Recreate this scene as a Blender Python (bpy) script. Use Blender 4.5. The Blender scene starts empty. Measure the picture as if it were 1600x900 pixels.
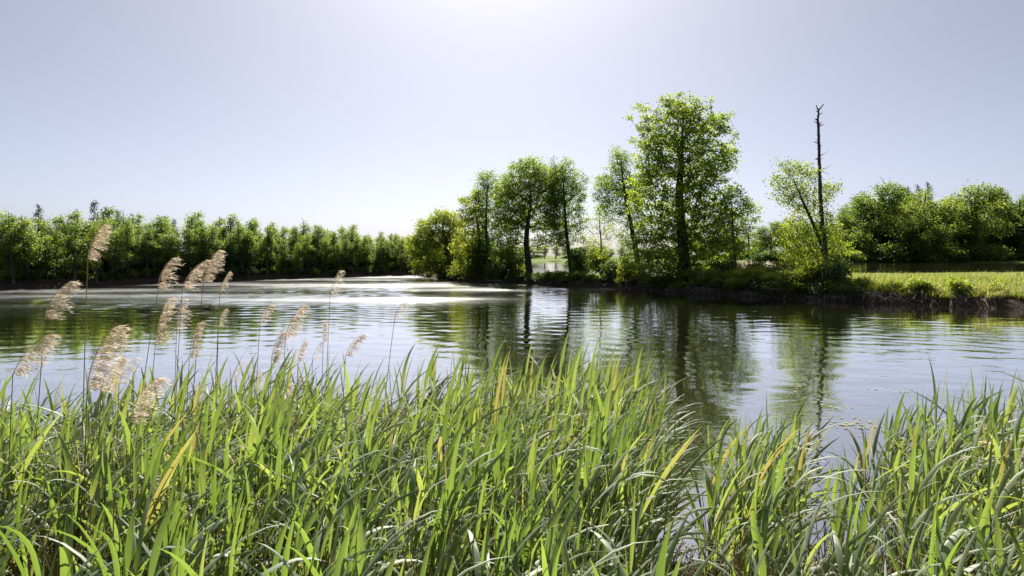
import bpy, math
import numpy as np
from math import radians, sin, cos, pi

# ------------------------------------------------------------------ camera, sky, sun, exposure
S = bpy.context.scene
COL = S.collection
CAM_H, HORIZON, F = 3.2, 400.0, 889.0        # metres above the pond, horizon row and focal length in photo pixels
cam = bpy.data.cameras.new('camera'); camo = bpy.data.objects.new('camera', cam); COL.objects.link(camo)
cam.sensor_width = 36.0; cam.lens = 36.0 * F / 1600.0
cam.shift_y = -(450.0 - HORIZON) / 1600.0
cam.clip_start = 0.05; cam.clip_end = 6000
camo.location = (0, 0, CAM_H); camo.rotation_euler = (radians(90), 0, 0)
S.camera = camo

SUN_EL, SUN_AZ = radians(49), radians(-2)    # azimuth from +Y towards +X
W = bpy.data.worlds.new('World'); S.world = W; W.use_nodes = True
wn = W.node_tree.nodes; wl = W.node_tree.links; wn.clear()
sky = wn.new('ShaderNodeTexSky'); sky.sky_type = 'NISHITA'; sky.sun_disc = False
sky.sun_elevation = SUN_EL; sky.sun_rotation = SUN_AZ
sky.air_density = 0.52; sky.dust_density = 1.8; sky.ozone_density = 2.0; sky.altitude = 50
bg = wn.new('ShaderNodeBackground'); bg.inputs[1].default_value = 0.057
wo = wn.new('ShaderNodeOutputWorld')
hs = wn.new('ShaderNodeHueSaturation'); hs.inputs['Saturation'].default_value = 0.63      # milky summer air, evenly over the whole sky
tn = wn.new('ShaderNodeMix'); tn.data_type = 'RGBA'; tn.blend_type = 'MULTIPLY'; tn.inputs[0].default_value = 1.0; tn.inputs[7].default_value = (1.0, 0.985, 1.01, 1)
wl.new(sky.outputs[0], hs.inputs['Color']); wl.new(hs.outputs[0], tn.inputs[6]); wl.new(tn.outputs[2], bg.inputs[0]); wl.new(bg.outputs[0], wo.inputs[0])
sl = bpy.data.lights.new('sun', 'SUN'); sl.energy = 5.0; sl.angle = radians(0.55); sl.color = (1.0, 0.955, 0.86)
so = bpy.data.objects.new('sun', sl); COL.objects.link(so)
so.rotation_euler = (SUN_EL - pi/2, 0, -SUN_AZ)
so.location = (0, 40, 60)
S.view_settings.view_transform = 'Standard'; S.view_settings.look = 'None'
S.view_settings.exposure = 1.2; S.view_settings.gamma = 1.0; S.view_settings.use_curve_mapping = False
cy = S.cycles
cy.use_denoising = True
cy.max_bounces = 9; cy.diffuse_bounces = 6; cy.glossy_bounces = 3; cy.transmission_bounces = 5; cy.transparent_max_bounces = 4
cy.caustics_reflective = False; cy.caustics_refractive = False
cy.sample_clamp_indirect = 6.0

rng = np.random.default_rng(11)

# ------------------------------------------------------------------ helpers
def at(px, py, Y):
    return np.array([(px - 800.0) / F * Y, Y, CAM_H - (py - HORIZON) / F * Y])
def shoreY(py, z=0.0):
    return F * (CAM_H - z) / (py - HORIZON)

def mesh_from(name, V, faces, mat=None, tint=None, smooth=False):
    """faces: (n,3) or (n,4) int array or a list of such arrays"""
    V = np.asarray(V, dtype=np.float32)
    fl = faces if isinstance(faces, list) else [faces]
    fl = [np.asarray(f, dtype=np.int32) for f in fl if len(f)]
    loops = np.concatenate([f.ravel() for f in fl])
    sizes = np.concatenate([np.full(len(f), f.shape[1], dtype=np.int32) for f in fl])
    starts = np.concatenate([[0], np.cumsum(sizes)[:-1]]).astype(np.int32)
    me = bpy.data.meshes.new(name)
    me.vertices.add(len(V)); me.vertices.foreach_set('co', V.ravel())
    me.loops.add(len(loops)); me.loops.foreach_set('vertex_index', loops)
    me.polygons.add(len(sizes)); me.polygons.foreach_set('loop_start', starts); me.polygons.foreach_set('loop_total', sizes)
    if tint is not None:
        a = me.attributes.new('tint', 'FLOAT', 'POINT'); a.data.foreach_set('value', np.asarray(tint, dtype=np.float32))
    me.update(calc_edges=True)
    if smooth:
        me.polygons.foreach_set('use_smooth', np.ones(len(sizes), dtype=bool))
    if mat: me.materials.append(mat)
    return me

def link(name, me, parent=None, loc=None):
    o = bpy.data.objects.new(name, me); COL.objects.link(o)
    if parent is not None: o.parent = parent
    if loc is not None: o.location = loc
    return o
def tag(o, label=None, cat=None, group=None, kind=None):
    if label: o['label'] = label
    if cat: o['category'] = cat
    if group: o['group'] = group
    if kind: o['kind'] = kind
    return o
def empty(name, loc=(0, 0, 0)):
    o = bpy.data.objects.new(name, None); COL.objects.link(o); o.location = loc; o.empty_display_size = 0.2
    return o

class Geo:
    def __init__(s): s.V = []; s.Q = []; s.T = []; s.t = []; s.n = 0
    def add(s, V, Q=None, T=None, tint=0.5):
        V = np.asarray(V, float)
        if Q is not None and len(Q): s.Q.append(np.asarray(Q) + s.n)
        if T is not None and len(T): s.T.append(np.asarray(T) + s.n)
        s.V.append(V); s.t.append(np.broadcast_to(np.asarray(tint, float), (len(V),)).copy()); s.n += len(V)
    def mesh(s, name, mat, smooth=False):
        fl = []
        if s.Q: fl.append(np.concatenate(s.Q))
        if s.T: fl.append(np.concatenate(s.T))
        return mesh_from(name, np.concatenate(s.V), fl, mat, np.concatenate(s.t), smooth)

def nrm(a):
    return a / np.maximum(np.linalg.norm(a, axis=-1, keepdims=True), 1e-9)

def tube(P, R, sides=6, cap=True, wob=0.0, g=None):
    """tapered tube along polyline P with radii R -> verts, quads"""
    P = np.asarray(P, float); R = np.asarray(R, float); n = len(P)
    D = np.gradient(P, axis=0); D = nrm(D)
    ref = np.array([0.0, 1.0, 0.0]) if abs(D[0][1]) < 0.9 else np.array([1.0, 0, 0])
    A = nrm(np.cross(D, ref)); B = np.cross(D, A)
    th = np.linspace(0, 2*pi, sides, endpoint=False)
    rr = R[:, None] * (1 + (g.normal(0, wob, (n, sides)) if wob else 0))
    V = P[:, None, :] + rr[..., None] * (np.cos(th)[None, :, None] * A[:, None, :] + np.sin(th)[None, :, None] * B[:, None, :])
    V = V.reshape(-1, 3)
    i = np.arange(n - 1)[:, None] * sides; j = np.arange(sides)[None, :]; k = (j + 1) % sides
    Q = np.stack([i + j, i + k, i + sides + k, i + sides + j], -1).reshape(-1, 4)
    return V, Q

def segs(P0, P1, R0, R1, sides=4):
    """many separate truncated cones at once"""
    D = nrm(P1 - P0)
    ref = np.where(np.abs(D[:, 2:3]) < 0.9, np.array([[0, 0, 1.0]]), np.array([[1.0, 0, 0]]))
    A = nrm(np.cross(D, ref)); B = np.cross(D, A)
    th = np.linspace(0, 2*pi, sides, endpoint=False)
    c = np.cos(th)[None, :, None] * A[:, None, :] + np.sin(th)[None, :, None] * B[:, None, :]
    V0 = P0[:, None, :] + R0[:, None, None] * c; V1 = P1[:, None, :] + R1[:, None, None] * c
    n = len(P0)
    V = np.concatenate([V0, V1], 1).reshape(-1, 3)
    base = np.arange(n)[:, None] * (2 * sides); j = np.arange(sides)[None, :]; k = (j + 1) % sides
    Q = np.stack([base + j, base + k, base + sides + k, base + sides + j], -1).reshape(-1, 4)
    return V, Q

def leaves(C, L, Wd, up=0.45, g=None, out=None, droop=0.15):
    """one folded rhombus per centre: (verts, quads)"""
    n = len(C)
    d = g.normal(0, 1, (n, 3)); 
    if out is not None: d = d * 0.8 + out
    d[:, 2] -= droop; d = nrm(d)
    nr = nrm(g.normal(0, 1, (n, 3)) + np.array([0, 0, up * 2.2]))
    s = nrm(np.cross(d, nr)); nr = np.cross(s, d)
    l = (L * g.uniform(0.65, 1.25, n))[:, None]; w = (Wd * g.uniform(0.7, 1.2, n))[:, None]
    fold = g.uniform(0.05, 0.3, n)[:, None] * w
    V = np.stack([C - d * l * 0.5, C - s * w * 0.5 + nr * fold + d * l * 0.05, C + d * l * 0.5, C + s * w * 0.5 + nr * fold + d * l * 0.05], 1).reshape(-1, 3)
    b = np.arange(n)[:, None] * 4
    T = np.concatenate([b + np.array([[0, 1, 2]]), b + np.array([[0, 2, 3]])])
    return V, T

# ------------------------------------------------------------------ materials
def nodes(name):
    m = bpy.data.materials.new(name); m.use_nodes = True
    nt = m.node_tree; nt.nodes.clear()
    out = nt.nodes.new('ShaderNodeOutputMaterial')
    return m, nt, nt.nodes, nt.links, out
def ramp(N, stops):
    r = N.new('ShaderNodeValToRGB'); e = r.color_ramp.elements
    while len(e) < len(stops): e.new(0.5)
    for x, (p, c) in zip(e, stops): x.position = p; x.color = (*c, 1)
    return r
def leaf_mat(name, stops, trans, tfac=0.45, gloss=0.06, rough=0.4, rnd=0.3):
    m, nt, N, L, out = nodes(name)
    a = N.new('ShaderNodeAttribute'); a.attribute_name = 'tint'
    oi = N.new('ShaderNodeObjectInfo')
    mu = N.new('ShaderNodeMath'); mu.operation = 'MULTIPLY_ADD'; mu.inputs[1].default_value = rnd; mu.inputs[2].default_value = -rnd/2
    L.new(oi.outputs['Random'], mu.inputs[0])
    ad = N.new('ShaderNodeMath'); ad.operation = 'ADD'; L.new(a.outputs['Fac'], ad.inputs[0]); L.new(mu.outputs[0], ad.inputs[1])
    r = ramp(N, stops); L.new(ad.outputs[0], r.inputs[0])
    r2 = ramp(N, trans); L.new(ad.outputs[0], r2.inputs[0])
    d = N.new('ShaderNodeBsdfDiffuse'); L.new(r.outputs[0], d.inputs[0])
    t = N.new('ShaderNodeBsdfTranslucent'); L.new(r2.outputs[0], t.inputs[0])
    mx = N.new('ShaderNodeMixShader'); mx.inputs[0].default_value = tfac
    L.new(d.outputs[0], mx.inputs[1]); L.new(t.outputs[0], mx.inputs[2])
    gl = N.new('ShaderNodeBsdfGlossy'); gl.inputs[0].default_value = (1, 1, 1, 1); gl.inputs['Roughness'].default_value = rough
    fr = N.new('ShaderNodeFresnel'); fr.inputs[0].default_value = 1.4
    fm = N.new('ShaderNodeMath'); fm.operation = 'MULTIPLY'; fm.inputs[1].default_value = gloss * 10; L.new(fr.outputs[0], fm.inputs[0])
    fm.use_clamp = True
    m2 = N.new('ShaderNodeMixShader'); L.new(fm.outputs[0], m2.inputs[0]); L.new(mx.outputs[0], m2.inputs[1]); L.new(gl.outputs[0], m2.inputs[2])
    L.new(m2.outputs[0], out.inputs[0])
    return m
def rough_mat(name, stops, scale=3.0, rough=0.9, bump=0.4, stretch=(1, 1, 1), dist=0.05, detail=6):
    m, nt, N, L, out = nodes(name)
    tc = N.new('ShaderNodeTexCoord'); mp = N.new('ShaderNodeMapping'); mp.inputs['Scale'].default_value = stretch
    L.new(tc.outputs['Object'], mp.inputs[0])
    nz = N.new('ShaderNodeTexNoise'); nz.inputs['Scale'].default_value = scale; nz.inputs['Detail'].default_value = detail; nz.inputs['Roughness'].default_value = 0.65
    L.new(mp.outputs[0], nz.inputs[0])
    r = ramp(N, stops); L.new(nz.outputs[0], r.inputs[0])
    p = N.new('ShaderNodeBsdfPrincipled'); p.inputs['Roughness'].default_value = rough; p.inputs['Specular IOR Level'].default_value = 0.25
    L.new(r.outputs[0], p.inputs['Base Color'])
    b = N.new('ShaderNodeBump'); b.inputs['Strength'].default_value = bump; b.inputs['Distance'].default_value = dist
    L.new(nz.outputs[0], b.inputs['Height']); L.new(b.outputs[0], p.inputs['Normal'])
    L.new(p.outputs[0], out.inputs[0])
    return m

M = {}
M['oak'] = leaf_mat('oak_leaf', [(0, (0.043, 0.087, 0.017)), (0.5, (0.072, 0.140, 0.023)), (1, (0.120, 0.183, 0.028))],
                    [(0, (0.156, 0.264, 0.018)), (0.5, (0.336, 0.456, 0.026)), (1, (0.528, 0.576, 0.042))], 0.58, 0.008, 0.6)
M['alder'] = leaf_mat('alder_leaf', [(0, (0.044, 0.092, 0.026)), (0.5, (0.079, 0.143, 0.035)), (1, (0.127, 0.198, 0.039))],
                    [(0, (0.162, 0.270, 0.027)), (0.5, (0.351, 0.486, 0.041)), (1, (0.567, 0.621, 0.054))], 0.58, 0.008, 0.6)
M['forest'] = leaf_mat('forest_leaf', [(0, (0.032, 0.067, 0.020)), (0.5, (0.056, 0.104, 0.027)), (1, (0.091, 0.146, 0.032))],
                    [(0, (0.120, 0.210, 0.025)), (0.5, (0.260, 0.370, 0.035)), (1, (0.420, 0.480, 0.050))], 0.58, 0.008, 0.6, 0.6)
M['bright'] = leaf_mat('bright_leaf', [(0, (0.055, 0.104, 0.018)), (0.5, (0.091, 0.146, 0.022)), (1, (0.134, 0.183, 0.027))],
                    [(0, (0.22, 0.32, 0.02)), (0.5, (0.40, 0.48, 0.03)), (1, (0.55, 0.57, 0.045))], 0.6, 0.008, 0.6)
M['bramble'] = leaf_mat('bramble_leaf', [(0, (0.033, 0.065, 0.021)), (0.5, (0.052, 0.098, 0.026)), (1, (0.098, 0.150, 0.034))],
                    [(0, (0.065, 0.130, 0.018)), (0.5, (0.130, 0.221, 0.026)), (1, (0.286, 0.364, 0.039))], 0.45, 0.01, 0.6)
M['needle'] = leaf_mat('needle', [(0, (0.012, 0.026, 0.012)), (1, (0.03, 0.05, 0.02))], [(0, (0.015, 0.035, 0.012)), (1, (0.04, 0.07, 0.02))], 0.25, 0.03, 0.5)
M['reed'] = leaf_mat('reed_leaf', [(0, (0.13, 0.165, 0.095)), (0.5, (0.21, 0.25, 0.16)), (0.9, (0.28, 0.31, 0.20)), (1, (0.24, 0.20, 0.09))],
                    [(0, (0.17, 0.27, 0.03)), (0.5, (0.30, 0.42, 0.055)), (0.9, (0.45, 0.53, 0.08)), (1, (0.45, 0.38, 0.10))], 0.44, 0.008, 0.65)
M['reed_stem'] = leaf_mat('reed_stem', [(0, (0.10, 0.08, 0.04)), (0.35, (0.09, 0.10, 0.035)), (1, (0.08, 0.13, 0.03))],
                    [(0, (0.05, 0.04, 0.015)), (1, (0.1, 0.15, 0.02))], 0.2, 0.05, 0.4)
M['cane'] = leaf_mat('dry_cane', [(0, (0.16, 0.11, 0.06)), (0.5, (0.26, 0.19, 0.11)), (1, (0.38, 0.30, 0.19))], [(0, (0.2, 0.15, 0.08)), (1, (0.5, 0.4, 0.25))], 0.4, 0.03, 0.5)
M['plume'] = leaf_mat('plume_hair', [(0, (0.40, 0.31, 0.22)), (0.5, (0.60, 0.50, 0.39)), (1, (0.76, 0.68, 0.57))], [(0, (0.55, 0.42, 0.30)), (0.5, (0.76, 0.64, 0.50)), (1, (0.88, 0.80, 0.68))], 0.55, 0.01, 0.6)
M['grass'] = leaf_mat('grass_blade', [(0, (0.06, 0.10, 0.018)), (0.5, (0.11, 0.15, 0.025)), (0.8, (0.17, 0.18, 0.045)), (1, (0.34, 0.28, 0.14))],
                    [(0, (0.2, 0.28, 0.02)), (0.5, (0.40, 0.46, 0.03)), (0.8, (0.48, 0.48, 0.07)), (1, (0.5, 0.42, 0.2))], 0.55, 0.01, 0.6)
M['bark'] = rough_mat('bark', [(0.3, (0.018, 0.014, 0.011)), (0.55, (0.05, 0.041, 0.033)), (0.8, (0.10, 0.088, 0.072))], 5, 0.9, 0.8, (1, 1, 0.25), 0.06)
M['wood_bark'] = rough_mat('wood_bark', [(0.3, (0.05, 0.042, 0.034)), (0.55, (0.12, 0.105, 0.09)), (0.8, (0.24, 0.22, 0.19))], 5, 0.9, 0.6, (1, 1, 0.25), 0.05)
M['deadwood'] = rough_mat('dead_wood', [(0.3, (0.03, 0.025, 0.021)), (0.55, (0.085, 0.072, 0.06)), (0.8, (0.19, 0.17, 0.145))], 6, 0.85, 0.7, (1, 1, 0.2), 0.04)
M['driftwood'] = rough_mat('driftwood', [(0.3, (0.16, 0.135, 0.105)), (0.6, (0.32, 0.28, 0.23)), (0.8, (0.46, 0.42, 0.36))], 7, 0.85, 0.5, (1, 1, 1), 0.02)
M['duck'] = rough_mat('duck_feathers', [(0.3, (0.03, 0.024, 0.02)), (0.7, (0.10, 0.075, 0.05))], 20, 0.7, 0.2)
M['bill'] = rough_mat('duck_bill', [(0.3, (0.2, 0.16, 0.03)), (0.7, (0.3, 0.24, 0.04))], 20, 0.5, 0.1)
M['algae'] = rough_mat('floating_leaf', [(0.3, (0.12, 0.13, 0.04)), (0.6, (0.24, 0.24, 0.10)), (0.8, (0.36, 0.34, 0.18))], 9, 0.5, 0.3, (1, 1, 1), 0.01)

def ground_material():
    m, nt, N, L, out = nodes('ground_soil_and_grass')
    g = N.new('ShaderNodeNewGeometry'); sx = N.new('ShaderNodeSeparateXYZ'); L.new(g.outputs['Position'], sx.inputs[0])
    nz = N.new('ShaderNodeTexNoise'); nz.inputs['Scale'].default_value = 0.9; nz.inputs['Detail'].default_value = 8; nz.inputs['Roughness'].default_value = 0.7
    L.new(g.outputs['Position'], nz.inputs[0])
    n2 = N.new('ShaderNodeTexNoise'); n2.inputs['Scale'].default_value = 9; n2.inputs['Detail'].default_value = 6; L.new(g.outputs['Position'], n2.inputs[0])
    dirt = ramp(N, [(0.3, (0.025, 0.019, 0.014)), (0.55, (0.06, 0.046, 0.033)), (0.75, (0.13, 0.10, 0.07))]); L.new(n2.outputs[0], dirt.inputs[0])
    gr = ramp(N, [(0.3, (0.05, 0.085, 0.018)), (0.5, (0.10, 0.14, 0.028)), (0.7, (0.19, 0.19, 0.06))]); L.new(nz.outputs[0], gr.inputs[0])
    # the bank's steep eroded face is bare soil; the flat crest carries turf
    a = N.new('ShaderNodeMath'); a.operation = 'MULTIPLY_ADD'; a.inputs[1].default_value = 0.5; L.new(nz.outputs[0], a.inputs[0]); L.new(sx.outputs[2], a.inputs[2])
    mr = N.new('ShaderNodeMapRange'); mr.inputs[1].default_value = 0.95; mr.inputs[2].default_value = 1.25; L.new(a.outputs[0], mr.inputs[0])
    mx = N.new('ShaderNodeMix'); mx.data_type = 'RGBA'; L.new(mr.outputs[0], mx.inputs[0]); L.new(dirt.outputs[0], mx.inputs[6]); L.new(gr.outputs[0], mx.inputs[7])
    p = N.new('ShaderNodeBsdfPrincipled'); p.inputs['Roughness'].default_value = 0.95; p.inputs['Specular IOR Level'].default_value = 0.15
    L.new(mx.outputs[2], p.inputs['Base Color'])
    b = N.new('ShaderNodeBump'); b.inputs['Strength'].default_value = 0.7; b.inputs['Distance'].default_value = 0.08
    L.new(n2.outputs[0], b.inputs['Height']); L.new(b.outputs[0], p.inputs['Normal']); L.new(p.outputs[0], out.inputs[0])
    return m
M['ground'] = ground_material()

def water_material():
    m, nt, N, L, out = nodes('pond_water')
    g = N.new('ShaderNodeNewGeometry')
    def wav(scale, rot, st, detail, dist):
        mp = N.new('ShaderNodeMapping'); mp.inputs['Rotation'].default_value = (0, 0, radians(rot)); mp.inputs['Scale'].default_value = (st[0], st[1], 1)
        L.new(g.outputs['Position'], mp.inputs[0])
        n = N.new('ShaderNodeTexNoise'); n.inputs['Scale'].default_value = scale; n.inputs['Detail'].default_value = detail; n.inputs['Roughness'].default_value = 0.5; n.inputs['Distortion'].default_value = dist
        L.new(mp.outputs[0], n.inputs[0]); return n
    w1 = wav(1.0, 10, (1.3, 3.4), 2.0, 0.5)
    w2 = wav(1.0, 4, (4.0, 9.0), 2.0, 0.3)
    big = wav(0.06, 20, (0.5, 1.3), 2.0, 0.0)
    mr = N.new('ShaderNodeMapRange'); mr.inputs[1].default_value = 0.38; mr.inputs[2].default_value = 0.62; mr.inputs[3].default_value = 0.4; mr.inputs[4].default_value = 1.0
    L.new(big.outputs[0], mr.inputs[0])
    s = N.new('ShaderNodeMath'); s.operation = 'MULTIPLY_ADD'; s.inputs[1].default_value = 0.22; L.new(w2.outputs[0], s.inputs[0]); L.new(w1.outputs[0], s.inputs[2])
    b = N.new('ShaderNodeBump'); b.inputs['Distance'].default_value = 0.008; L.new(mr.outputs[0], b.inputs['Strength']); L.new(s.outputs[0], b.inputs['Height'])
    p = N.new('ShaderNodeBsdfPrincipled'); p.inputs['Base Color'].default_value = (0.018, 0.017, 0.007, 1); p.inputs['Roughness'].default_value = 0.015
    ra = N.new('ShaderNodeAttribute'); ra.attribute_name = 'tint'      # capillary ripples in the wind lane
    rr = N.new('ShaderNodeMapRange'); rr.inputs[3].default_value = 0.01; rr.inputs[4].default_value = 0.23; L.new(ra.outputs['Fac'], rr.inputs[0]); pass
    p.inputs['IOR'].default_value = 6.0
    gl = N.new('ShaderNodeBsdfGlossy'); gl.inputs[0].default_value = (0.97, 0.97, 0.98, 1); L.new(rr.outputs[0], gl.inputs['Roughness']); L.new(b.outputs[0], gl.inputs['Normal'])
    fr = N.new('ShaderNodeFresnel'); fr.inputs[0].default_value = 1.333; L.new(b.outputs[0], fr.inputs['Normal'])
    fm = N.new('ShaderNodeMapRange'); fm.inputs[1].default_value = 0.02; fm.inputs[2].default_value = 0.42; fm.inputs[3].default_value = 0.5; fm.inputs[4].default_value = 0.93; L.new(fr.outputs[0], fm.inputs[0])
    df = N.new('ShaderNodeBsdfDiffuse'); df.inputs[0].default_value = (0.03, 0.028, 0.012, 1)
    mx = N.new('ShaderNodeMixShader'); L.new(fm.outputs[0], mx.inputs[0]); L.new(df.outputs[0], mx.inputs[1]); L.new(gl.outputs[0], mx.inputs[2])
    L.new(mx.outputs[0], out.inputs[0]); N.remove(p)
    return m
M['water'] = water_material()

# ------------------------------------------------------------------ terrain: one ground sheet with two pond basins
def snoise(x, y, s, seed=0):
    """cheap smooth value noise on arrays"""
    g = np.random.default_rng(seed); out = np.zeros_like(x, dtype=float); amp = 1.0; tot = 0
    for o in range(4):
        for k in range(4):
            a = g.uniform(0, 2*pi); ph = g.uniform(0, 2*pi); f = s * (1.9 ** o) * g.uniform(0.7, 1.3)
            out += amp * np.sin((x * cos(a) + y * sin(a)) * f + ph) / 4
        tot += amp; amp *= 0.55
    return out / tot * 1.8

WL = [(650, 432), (700, 437), (760, 441), (830, 445), (900, 447), (980, 452), (1065, 457), (1150, 462), (1250, 468), (1350, 473), (1475, 478), (1600, 484), (1800, 495), (2100, 513)]
dam_px = np.array([p for p, _ in WL], float); dam_Y = np.array([shoreY(y) for _, y in WL])
def damY(px): return float(np.interp(px, dam_px, dam_Y))
dam_pts = np.array([[(p - 800) / F * y, y] for p, y in zip(dam_px, dam_Y)])
far_px = [(-350, 468), (-150, 459), (0, 453), (130, 448), (300, 441), (450, 435.5), (560, 432), (640, 429.5)]
far_pts = np.array([[(p - 800) / F * shoreY(y), shoreY(y)] for p, y in far_px])
far_ext = np.array([[-12, 102], [-8, 114], [-5, 128]])
P1 = np.concatenate([[[-75, 5.6], [70, 5.6], [70, 14]], dam_pts[::-1], [[-14.5, 93.5]], far_pts[::-1], [[-100, 30]]])
P2 = np.array([[3, 72], [12, 66], [25, 62], [36, 66], [44, 70], [70, 74], [150, 78], [230, 82], [230, 185], [130, 196], [60, 205], [20, 220], [0, 215], [1, 150], [1, 90]])

def sdist(x, y, P):
    """signed distance to polygon (negative inside)"""
    d = np.full(x.shape, 1e9); inside = np.zeros(x.shape, bool)
    n = len(P)
    for i in range(n):
        a, b = P[i], P[(i + 1) % n]
        e = b - a; wx = x - a[0]; wy = y - a[1]
        t = np.clip((wx * e[0] + wy * e[1]) / max(e @ e, 1e-9), 0, 1)
        d = np.minimum(d, (wx - t * e[0]) ** 2 + (wy - t * e[1]) ** 2)
        c = ((a[1] > y) != (b[1] > y))
        with np.errstate(divide='ignore', invalid='ignore'):
            xi = (b[0] - a[0]) * (y - a[1]) / (b[1] - a[1]) + a[0]
        inside ^= c & (x < xi)
    d = np.sqrt(d)
    return np.where(inside, -d, d)

def terrain(x, y):
    x = np.asarray(x, float); y = np.asarray(y, float)
    jx = snoise(x, y, 1.1, 3) * 0.38; 
    s1 = sdist(x, y, P1) + jx
    s2 = sdist(x, y, P2) + jx
    bank = np.interp(s1, [-6, -2, -0.25, 0.0, 0.35, 0.8, 2.0, 5.0], [-1.4, -0.9, -0.15, 0.02, 0.40, 0.72, 0.98, 1.12])
    z = bank + np.clip(s1, 0, 1) * snoise(x, y, 0.5, 5) * 0.10
    far = np.clip((y - 130) / 200, 0, 1); z = z + far * 1.5
    p2 = np.interp(s2, [-5, -1.5, 0, 1.0, 2.5], [-1.3, -0.6, 0, 0.12, 0.6]) + 1.0
    z = np.where(s2 < 2.5, np.minimum(z, np.maximum(p2, -0.9 + 0 * z)), z)
    # the near bank that the reeds and the camera stand on slopes gently
    near = np.interp(y, [-40, 0.5, 5.7, 7.5, 11], [1.75, 1.6, 0.06, -0.35, -1.2]) + snoise(x, y, 1.4, 9) * 0.06
    wgt = np.clip((11 - y) / 2.0, 0, 1)
    return z * (1 - wgt) + near * wgt

Ys = np.concatenate([np.linspace(-40, 0, 8), np.linspace(0.4, 11, 46), np.linspace(11.8, 29, 16), 30 * 1.0065 ** np.arange(0, 225), 30 * 1.0065**225 * 1.06 ** np.arange(1, 50)])
U = np.linspace(-1, 1, 620); U = np.sign(U) * (0.45 * np.abs(U) + 0.55 * np.abs(U) ** 2.2)
YY, UU = np.meshgrid(Ys, U, indexing='ij')
XX = UU * (40 + 2.0 * np.clip(YY, 0, None))
ZZ = terrain(XX, YY)
nr_, nc_ = XX.shape
i = np.arange(nr_ - 1)[:, None] * nc_ + np.arange(nc_ - 1)[None, :]
Q = np.stack([i, i + 1, i + nc_ + 1, i + nc_], -1).reshape(-1, 4)
tag(link('ground', mesh_from('ground', np.stack([XX, YY, ZZ], -1).reshape(-1, 3), Q, M['ground'], smooth=True)), kind='structure')

def sheet(name, pts, z, grow_):
    c = pts.mean(0); 
    V = np.array([[p[0], p[1], z] for p in pts])
    me = bpy.data.meshes.new(name); me.from_pydata(V.tolist(), [], [list(range(len(V)))]); me.update(); me.materials.append(M['water'])
    return tag(link(name, me), kind='structure')
def pond_surface():
    """the pond as a real rippled surface: wind waves, strong in the open lane before the wood, weak in the lee of the island"""
    ys = [2.5]
    while ys[-1] < 104: ys.append(ys[-1] + (0.10 + 0.0011 * ys[-1]))
    ys = np.array(ys); us = np.linspace(-1, 1, 470)
    Y, Uq = np.meshgrid(ys, us, indexing='ij'); X = Uq * (20 + 1.12 * Y)
    g = np.random.default_rng(3); Z = np.zeros_like(X); Zl = np.zeros_like(X)
    for k in range(46):
        lam = 0.48 * (1.7 / 0.48) ** g.uniform(0, 1); th = radians(90 - 10) + g.normal(0, 0.62); ph = g.uniform(0, 2*pi); kk = 2 * pi / lam
        w = np.sin((X * cos(th) + Y * sin(th)) * kk + ph) * lam / (2 * pi)
        if lam < 0.75: Zl += w
        Z += w
    lane = np.clip((Y - 1.3 * np.clip(X + 7, 0, None) + 7 * snoise(X * 0.3, Y, 0.2, 44) - 20) / 26, 0, 1); lane = lane * lane * (3 - 2 * lane)
    gust = 0.75 + 0.45 * snoise(X, Y, 0.12, 45)
    near = np.clip((Y - 7) / 14, 0.25, 1)
    Z = Z * (0.0038 * gust * near + 0.012 * lane)
    n, m = X.shape; i = np.arange(n - 1)[:, None] * m + np.arange(m - 1)[None, :]
    Qw = np.stack([i, i + 1, i + m + 1, i + m], -1).reshape(-1, 4)
    return tag(link('pond_water', mesh_from('pond_water', np.stack([X, Y, Z], -1).reshape(-1, 3), Qw, M['water'], (lane * (0.72 + 0.5 * snoise(X * 0.25, Y, 0.55, 46))).clip(0, 1).ravel(), smooth=True)), kind='structure')
pond_surface()
sheet('far_pond_water', np.array([[6, 62.0], [60, 57], [240, 70], [240, 190], [140, 200], [20, 225], [-5, 220], [-3, 150], [-3, 90], [0, 68]]), 1.0, 0)

def gz(x, y):
    if y < 8.5: return float(np.interp(y, [-40, 0.5, 5.7, 7.5, 11], [1.75, 1.6, 0.06, -0.35, -1.2]) + snoise(np.array([x]), np.array([y]), 1.4, 9)[0] * 0.06)
    return float(terrain(np.array([x]), np.array([y]))[0])
def gza(x, y): return terrain(np.asarray(x), np.asarray(y))

# ------------------------------------------------------------------ tree generator
def lobes_points(lobes, spacing, g, shell=0.5):
    """scatter branch-tip targets through ellipsoids with a minimum spacing"""
    pts = []
    for (c, r, n) in lobes:
        k = n * 3
        d = nrm(g.normal(0, 1, (k, 3))) * (g.uniform(0, 1, (k, 1)) ** shell)
        p = np.array(c) + d * np.array(r)
        got = 0
        for q in p:
            if pts:
                A = np.asarray(pts)
                if ((A - q) ** 2).sum(1).min() < spacing ** 2: continue
            pts.append(q); got += 1
            if got >= n: break
    return np.array(pts)

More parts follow.
